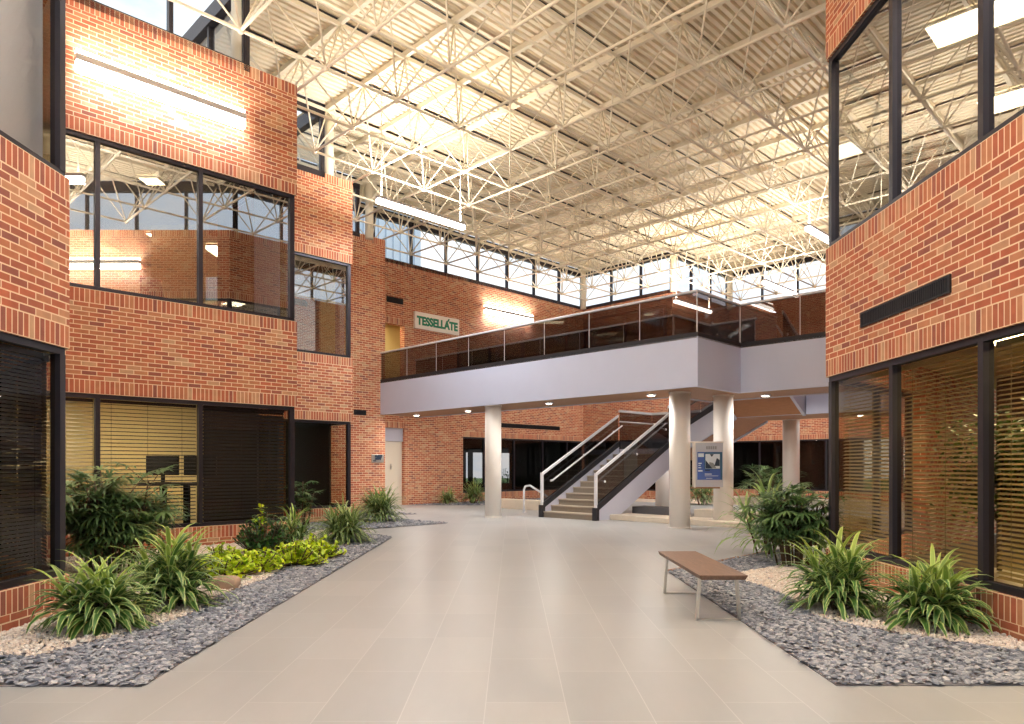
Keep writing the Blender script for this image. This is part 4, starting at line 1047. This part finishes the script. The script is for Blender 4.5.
for nm, poly, test, lb in (('left', bedL, cream_left, 'cream pebbles around the striped plants on the sign side'), ('right', bedR, cream_right, 'cream pebbles around the striped plants before the golden blinds')):
    chips('cream_pebbles', poly, 1900, 0.018, 0.042, M['pebble'], lb, 'pebbles', test, 0.38, 0.4, 0.014, True)
# thin steel edging on the far edge of the bench bed
g = MB(); g.obox((2.065, 9.3), u45, -0.01, 4.0, -0.012, 0.012, 0.0, 0.03); tag(g.build('bed_edging', M['wood'], origin=(2.065, 9.3, 0)), 'thin brown metal edging on the far side of the bench bed', 'edging')

# ------------------------------------------------------------------ plants
def leaf(g, base, az, pitch, length, width, droop, tone, fold=0.25, seg=6, taper=1.6, twist=0.0):
    """arching strap leaf, three points across"""
    p = Vector(base); d = Vector((math.cos(az), math.sin(az), 0)); side = Vector((-math.sin(az), math.cos(az), 0)); prev = None
    if twist: side = (side*math.cos(twist)+Vector((0, 0, 1))*math.sin(twist))
    for i in range(seg+1):
        t = i/seg; a = pitch-droop*t*t
        dirv = d*math.cos(a)+Vector((0, 0, 1))*math.sin(a)
        up = dirv.cross(side)*-1
        if up.z < 0 and abs(a) < 1.4: up = -up
        w = width*0.5*((0.42+0.58*t/0.38) if t < 0.38 else max(0.02, 1-((t-0.38)/0.62)**taper))
        row = [p-side*w+up*w*fold, p.copy(), p+side*w+up*w*fold]
        if prev:
            for k in range(2):
                g.face([prev[k], prev[k+1], row[k+1], row[k]], 0, [(k*.5, (i-1)/seg), (k*.5+.5, (i-1)/seg), (k*.5+.5, t), (k*.5, t)], True, tone)
        prev = row; p = p+dirv*(length/seg)
def striped_plant(x, y, rad, height, label, m='drac', heads=7, leaves=26, seed=1, lw=0.076, ll=None, grp=None):
    rnd = random.Random(seed); t = thing('striped_dracaena', label, 'plant', (x, y, 0.01), grp)
    g = MB(); s = MB(); ll = ll or rad*0.88
    hs = []
    for k in range(heads):
        if k == 0: r, a, h = 0, 0, height*0.66
        else: r = rad*rnd.uniform(.18, .44); a = 2*math.pi*k/(heads-1)+rnd.uniform(-.3, .3); h = height*rnd.uniform(.24, .62)
        hs.append((x+r*math.cos(a), y+r*math.sin(a), h))
    for hx_, hy_, h in hs:
        bx, by = x+(hx_-x)*.4, y+(hy_-y)*.4
        s.tube((bx, by, 0.0), (hx_, hy_, h), 0.014, 6)
        for i in range(leaves):
            f = i/leaves                      # 0 oldest .. 1 youngest
            az = i*2.399963+rnd.uniform(-.25, .25); pitch = 0.15+1.02*f**1.5+rnd.uniform(-.2, .2)
            L = ll*(0.98-.5*max(0, f-.55))*rnd.uniform(.85, 1.15)
            q = 0.3+.7*f; zb = max(0.03, h*q); cx, cy = bx+(hx_-bx)*q, by+(hy_-by)*q
            tone = max(0, min(.9, (f-.70)*2.2+rnd.uniform(-.06, .06))) if h > height*.4 else max(0, (f-.75)*.9)
            leaf(g, (cx+.012*math.cos(az), cy+.012*math.sin(az), zb), az, pitch, L*(1.1 if f > .8 else 1), lw*rnd.uniform(.8, 1.12)*(1-.5*max(0, f-.6)/.4), 2.0-.7*f+rnd.uniform(-.3, .35), tone, 0.2)
    # keep leaves out of the ground
    g.v = [(vx, vy, max(vz, 0.035)) for vx, vy, vz in g.v]
    g.build('foliage', M[m], t, origin=(x, y, 0.01)); s.build('stems', M['bark'], t, origin=(x, y, 0.01)); return t
striped_plant(-3.52, 5.98, 0.55, 0.66, 'nearest striped strap-leaf plant by the brick sill, sign side', heads=9, leaves=26, seed=3)
striped_plant(-3.38, 6.95, 0.62, 0.86, 'striped strap-leaf plant between the sandstone boulder and the nearest striped plant', seed=5, heads=10, leaves=26)
striped_plant(3.12, 6.75, 0.60, 0.84, 'larger striped strap-leaf plant beside the palm clump before the golden blinds', seed=8, heads=10, leaves=26)
striped_plant(3.62, 6.05, 0.55, 0.62, 'smaller striped strap-leaf plant nearest the brick sill under the golden blinds', seed=11, heads=8, leaves=25)
striped_plant(-3.05, 12.75, 0.62, 0.74, 'bushy striped plant at the tip of the long bed, sign side', 'dracfar', 9, 38, 21, 0.055, 0.62)
striped_plant(-3.72, 12.05, 0.5, 0.72, 'pale striped plant next to the dark glossy bush', 'drac', 5, 30, 22, 0.055, 0.5)
striped_plant(-3.35, 17.6, 0.75, 0.86, 'bushy striped plant in the wedge bed before the plain pier', 'dracfar', 9, 38, 23, 0.06, 0.72)
striped_plant(-2.35, 25.75, 0.55, 0.6, 'smaller strap-leaf plant at the foot of the rear wall', 'dracfar', 6, 20, 24, 0.06)
striped_plant(-1.45, 26.2, 0.7, 0.95, 'larger strap-leaf plant under the rear window beside the lone column', 'dracfar', 8, 22, 25, 0.06)
striped_plant(6.9, 25.6, 0.8, 0.95, 'strap-leaf plant seen between the column pair', 'dracfar', 6, 20, 26, 0.07)
striped_plant(4.3, 27.5, 0.5, 0.75, 'small strap-leaf plant beside the short column under the stairs', 'dracfar', 4, 18, 27, 0.06)

def palm(x, y, rad, height, label, canes=14, seed=1, fans=6, m='palm', zmin=0.3):
    rnd = random.Random(seed); t = thing('lady_palm', label, 'plant', (x, y, 0.01)); g = MB(); s = MB()
    for k in range(canes):
        a = rnd.uniform(0, 6.28); r = rad*0.55*math.sqrt(rnd.random()); bx, by = x+r*math.cos(a)*.7, y+r*math.sin(a)*.7; h = height*rnd.uniform(.45, .86)
        tx, ty = x+r*1.25*math.cos(a), y+r*1.25*math.sin(a)
        s.tube((bx, by, 0), (tx, ty, h), 0.011, 6)
        for i in range(fans):
            f = (i+.5)/fans; z = h*(zmin+(1-zmin)*f); px_, py_ = bx+(tx-bx)*(z/h), by+(ty-by)*(z/h)
            az = rnd.uniform(0, 6.28); L = rad*rnd.uniform(.2, .5); el = rnd.uniform(.15, 1.1)
            e = Vector((px_, py_, z))+Vector((math.cos(az)*math.cos(el), math.sin(az)*math.cos(el), math.sin(el)))*L
            s.tube((px_, py_, z), e, 0.005, 4)
            nl = 10; tone = rnd.random()*.4
            for q in range(nl):
                b = az+(q-(nl-1)/2)*0.38
                leaf(g, e, b, el-0.35+0.1*rnd.random()-abs(q-(nl-1)/2)*.09, rad*rnd.uniform(.32, .48), 0.036, 0.9+rnd.random()*.4, tone, 0.2, 4, 2.6)
    g.v = [(vx, vy, max(vz, 0.035)) for vx, vy, vz in g.v]
    g.build('fronds', M[m], t, origin=(x, y, 0.01)); s.build('canes', M['bark'], t, origin=(x, y, 0.01)); return t
palm(-5.2, 9.15, 0.78, 1.40, 'dark lady palm clump in the recess under the lit office blinds', 30, 31, 10)
palm(3.92, 9.72, 0.62, 1.1, 'lady palm clump on bare canes at the corner of the golden blinds', 28, 33, 8, 'palm', 0.45)
palm(-4.85, 16.2, 0.5, 1.25, 'small lady palm in front of the lower window of the narrow bay', 8, 35)
striped_plant(4.0, 11.05, 0.85, 1.42, 'pale spreading strap-leaf plant behind the lady palm on bare canes', 'pale', 5, 26, 41, 0.065, 0.75)
palm(9.3, 25.2, 1.2, 1.2, 'dark leafy clump behind the column of the information display', 16, 36, 5)

def bushy(x, y, rad, height, label, m, n, ls, name, seed=1, cat='plant', up=0.6, stem=True):
    rnd = random.Random(seed); t = thing(name, label, cat, (x, y, 0.01)); g = MB(); s = MB()
    tips = []
    for k in range(max(6, n//14)):
        a = rnd.uniform(0, 6.28); r = rad*math.sqrt(rnd.random()); z = height*(1-(r/rad)**2*.75)*rnd.uniform(.55, 1)
        tp = Vector((x+r*math.cos(a), y+r*math.sin(a), max(z, .05))); tips.append(tp)
        s.tube((x+r*.3*math.cos(a), y+r*.3*math.sin(a), 0), tp, 0.008, 5)
    for i in range(n):
        tp = tips[i % len(tips)]; f = rnd.uniform(.3, 1.0)
        b = Vector((x, y, 0)).lerp(tp, f)+Vector((rnd.gauss(0, .02), rnd.gauss(0, .02), 0))
        leaf(g, (b.x, b.y, max(b.z, .03)), rnd.uniform(0, 6.28), rnd.uniform(-.1, up+.5), ls*rnd.uniform(.7, 1.2), ls*.52, rnd.uniform(.2, 1.0), max(0, min(1, rnd.gauss(.3, .25))), .15, 4, 2.2)
    g.v = [(vx, vy, max(vz, 0.03)) for vx, vy, vz in g.v]
    g.build('foliage', M[m], t, origin=(x, y, 0.01))
    if stem: s.build('stems', M['bark'], t, origin=(x, y, 0.01))
    return t
bushy(-3.92, 11.1, 0.46, 0.74, 'dark glossy round bush with a light green shoot behind the lime ground cover', 'bush', 1400, 0.095, 'glossy_bush', 51)
bushy(-3.95, 11.0, 0.13, 0.92, 'light green upright shoot rising from the dark glossy bush', 'lime', 90, 0.10, 'young_shoot', 52)
for n, (x, y, r, h, lb) in enumerate(((-3.62, 8.75, .48, .26, 'lime green ground cover mound right behind the sandstone boulder'), (-3.38, 9.3, .42, .27, 'lime green ground cover mound in the middle of its patch'), (-3.05, 9.85, .40, .28, 'lime green ground cover mound in front of the dark glossy bush'),
                                  (-2.92, 10.5, .40, .30, 'lime green ground cover mound nearest the tip of its patch'), (-3.95, 9.5, .38, .28, 'lime green ground cover mound against the brick under the desk window'))):
    bushy(x, y, r*1.15, h*1.3, lb, 'lime', 900, 0.095, 'lime_ground_cover', 60+n, 'ground cover', .5)

def boulder(x, y, sx, sy, sz, label, m, seed):
    rnd = random.Random(seed); bm = bmesh.new(); bmesh.ops.create_icosphere(bm, subdivisions=3, radius=1.0)
    ph = [rnd.uniform(0, 6.28) for _ in range(6)]
    for v in bm.verts:
        c = v.co; k = 1+.10*math.sin(c.x*3+ph[0])+.08*math.sin(c.y*4+ph[1])+.07*math.sin(c.z*5+ph[2])+.04*math.sin(c.x*9+c.y*7+ph[3])
        # squared off like broken stone
        pn = (abs(c.x)**5+abs(c.y)**5+abs(c.z)**5)**0.2; k = (k*.35+.65)*0.85/pn
        v.co = Vector((c.x*sx*k, c.y*sy*k, max(c.z*sz*k, -sz*.35)))
    me = bpy.data.meshes.new('boulder'); bm.to_mesh(me); bm.free(); me.materials.append(m)
    for p in me.polygons: p.use_smooth = True
    o = bpy.data.objects.new('boulder', me); COL.objects.link(o); o.location = (x, y, sz*.36); tag(o, label, 'rock'); return o
boulder(-3.25, 7.95, 0.20, 0.15, 0.13, 'brown sandstone boulder in front of the lime ground cover', M['rock'], 71)
boulder(-4.35, 9.2, 0.24, 0.14, 0.13, 'pale boulder behind the lime ground cover against the brick', M['curb'], 72)

# ------------------------------------------------------------------ things inside the offices
def desk(x, y, rz, label):
    t = thing('desk', label, 'desk', (x, y, 0.01)); o3 = (x, y, .01)
    def B(a, nm, m): g = MB(); g.box(x+a[0], x+a[1], y+a[2], y+a[3], a[4], a[5]); return g.build(nm, m, t, origin=o3)
    B((-.62, .62, -.35, .35, 1.04, 1.09), 'desktop', M['dark'])
    for sx in (-.36, .08):
        B((sx, sx+.09, -.05, .05, .03, 1.04), 'leg', M['black']); B((sx, sx+.09, -.32, .32, .01, .04), 'foot', M['black'])
    t.rotation_euler = (0, 0, rz); return t
def monitor(x, y, rz, label):
    t = thing('monitor', label, 'monitor', (x, y, 1.09)); o3 = (x, y, 1.09)
    def B(a, nm, m): g = MB(); g.box(x+a[0], x+a[1], y+a[2], y+a[3], 1.09+a[4], 1.09+a[5]); return g.build(nm, m, t, origin=o3)
    B((-.3, .3, -.02, .02, .14, .5), 'screen', M['black']); B((-.03, .03, -.01, .03, .01, .2), 'stand', M['black']); B((-.12, .12, -.08, .08, 0.001, .012), 'foot', M['black'])
    t.rotation_euler = (0, 0, rz); return t
desk(-6.2, 13.15, 0.0, 'dark desk with two screens behind the lit office blinds')
monitor(-6.5, 13.1, 0.0, 'dark screen on the desk nearer the palm clump'); monitor(-5.8, 13.1, 0.0, 'dark screen on the desk nearer the closed blind')
def office_chair(x, y, z, rz, label):
    t = thing('office_chair', label, 'chair', (x, y, z)); o3 = (x, y, z)
    g = MB(); g.box(x-.25, x+.25, y-.25, y+.25, z+.44, z+.52); g.build('seat', M['dark'], t, origin=o3, bevel=.03)
    g = MB(); g.hexa([(x-.23, y+.2, z+.6), (x+.23, y+.2, z+.6), (x+.23, y+.27, z+.6), (x-.23, y+.27, z+.6)], [(x-.2, y+.28, z+1.1), (x+.2, y+.28, z+1.1), (x+.2, y+.34, z+1.1), (x-.2, y+.34, z+1.1)]); g.build('backrest', M['dark'], t, origin=o3, bevel=.02)
    g = MB(); g.tube((x, y, z+.1), (x, y, z+.45), .03, 10); g.bar((x, y+.15, z+.46), (x, y+.25, z+.7), .06, .03); g.build('post', M['black'], t, origin=o3)
    for k in range(5):
        a = k*1.2566; g = MB(); g.bar((x, y, z+.1), (x+.28*math.cos(a), y+.28*math.sin(a), z+.06), .04, .03); g.ball((x+.28*math.cos(a), y+.28*math.sin(a), z+.03), .03); g.build('foot', M['black'], t, origin=o3)
    t.rotation_euler = (0, 0, rz); return t
office_chair(-8.0, 11.3, 0.01, 2.0, 'dark office chair behind the lit blinds beside the desk')
office_chair(-6.55, 13.1, 3.85, 1.0, 'dark office chair in the upper room under the light bar')
# grey roller shade in the near upper window of the sign side
t = thing('roller_shade', 'pale grey roller shade in the upper window of the nearest wall, sign side', 'shade', (-4.6, 3.0, UH))
g = MB(); g.box(-4.66, -4.64, -0.4, 6.96, US+0.1, 6.86); g.build('cloth', M['shade'], t, origin=(-4.6, 3.0, UH))
g = MB(); g.tube((-4.68, -0.4, 6.86), (-4.68, 6.96, 6.86), .035, 10); g.build('roller', M['shade'], t, origin=(-4.6, 3.0, UH))
# indoor tree behind the golden blinds
def tree(x, y, h, rad, label, seed):
    rnd = random.Random(seed); t = thing('indoor_tree', label, 'tree', (x, y, 0.01)); g = MB(); s = MB()
    fork = Vector((x, y, h*.42)); s.tube((x, y, .3), fork, .025, 8, r2=.02)
    tips = []
    for k in range(9):
        a = k*2.4; e = Vector((x+rad*.7*math.cos(a)*rnd.uniform(.5, 1), y+rad*.7*math.sin(a)*rnd.uniform(.5, 1), h*rnd.uniform(.6, .95))); s.tube(fork, e, .014, 6, r2=.006); tips.append(e)
    for i in range(2600):
        e = tips[i % 9]; p = fork.lerp(e, rnd.uniform(.55, 1.1))+Vector((rnd.gauss(0, rad*.2), rnd.gauss(0, rad*.2), rnd.gauss(0, .12)))
        leaf(g, p, rnd.uniform(0, 6.28), rnd.uniform(-.8, .4), rnd.uniform(.07, .11), .045, .4, max(0, min(1, rnd.gauss(.3, .3))), .1, 3, 2.2)
    g.build('foliage', M['ficus'], t, origin=(x, y, .01)); s.build('trunk', M['bark'], t, origin=(x, y, .01))
    p = MB(); p.tube((x, y, .01), (x, y, .34), .17, 20, r2=.21); p.build('pot', M['curb'], t, origin=(x, y, .01)); return t
tree(4.95, 7.15, 1.95, 0.62, 'small leafy indoor tree behind the golden blinds', 81)

# ------------------------------------------------------------------ outside
t = thing('neighbouring_block', 'pale corrugated metal block outside the clerestory over the sign', 'building', (-8, 34, -0.16))
g = MB(); o0 = (-14.0, 25.5)
k = 0.0
while k < 13.2:
    g.obox(o0, u45, k, k+0.3, -6.0, 0.0, -0.16, 14.0); g.obox(o0, u45, k+0.3, k+0.42, -6, -0.06, -0.16, 14.0); k += 0.42
g.build('cladding', M['extmetal'], t, origin=(-8, 34, -0.16))

bushy(-2.35, 38.6, 0.9, 1.1, 'green bush on the lawn seen through the rear glazed door', 'palm', 500, 0.16, 'garden_bush', 91)
bushy(-0.35, 38.9, 0.9, 1.5, 'darker green bush on the lawn just past the lone column', 'bush', 600, 0.16, 'garden_bush', 92)
for t in [o for o in bpy.data.objects if o.name.startswith('garden_bush')]: t.location.z -= 0.16
# ------------------------------------------------------------------ world, camera, colour
w = bpy.data.worlds.new('World'); SC.world = w; w.use_nodes = True; nt = w.node_tree; N = nt.nodes; L = nt.links
bg = N['Background']
tc = N.new('ShaderNodeTexCoord'); no = N.new('ShaderNodeTexNoise'); no.inputs['Scale'].default_value = 3.2; no.inputs['Detail'].default_value = 7; no.inputs['Roughness'].default_value = 0.6
mp = N.new('ShaderNodeMapping'); mp.inputs['Scale'].default_value = (1, 1, 2.6); L.new(tc.outputs['Generated'], mp.inputs['Vector']); L.new(mp.outputs[0], no.inputs['Vector'])
cr = N.new('ShaderNodeValToRGB'); L.new(no.outputs['Fac'], cr.inputs['Fac'])
cr.color_ramp.elements[0].position = 0.34; cr.color_ramp.elements[0].color = (0.58, 0.75, 0.97, 1); cr.color_ramp.elements[1].position = 0.54; cr.color_ramp.elements[1].color = (1, 1, 1, 1)
L.new(cr.outputs['Color'], bg.inputs['Color']); bg.inputs['Strength'].default_value = 0.96

cam = bpy.data.cameras.new('camera'); co = bpy.data.objects.new('camera', cam); COL.objects.link(co)
cam.sensor_fit = 'HORIZONTAL'; cam.sensor_width = 36.0; cam.lens = 704.0/1024*36.0; cam.shift_y = 104.0/1024.0; cam.clip_end = 300
co.location = (0, 0, H); co.rotation_euler = (math.pi/2, 0, 0)
SC.camera = co
SC.view_settings.view_transform = 'Standard'; SC.view_settings.look = 'None'; SC.view_settings.gamma = 1.0; SC.view_settings.exposure = 0.58
try: SC.view_settings.use_curve_mapping = False
except Exception: pass
SC.cycles.max_bounces = 10; SC.cycles.transparent_max_bounces = 24; SC.cycles.diffuse_bounces = 4; SC.cycles.glossy_bounces = 4; SC.cycles.use_denoising = True
for o in list(bpy.data.objects):
    if '_w' in o: del o['_w']
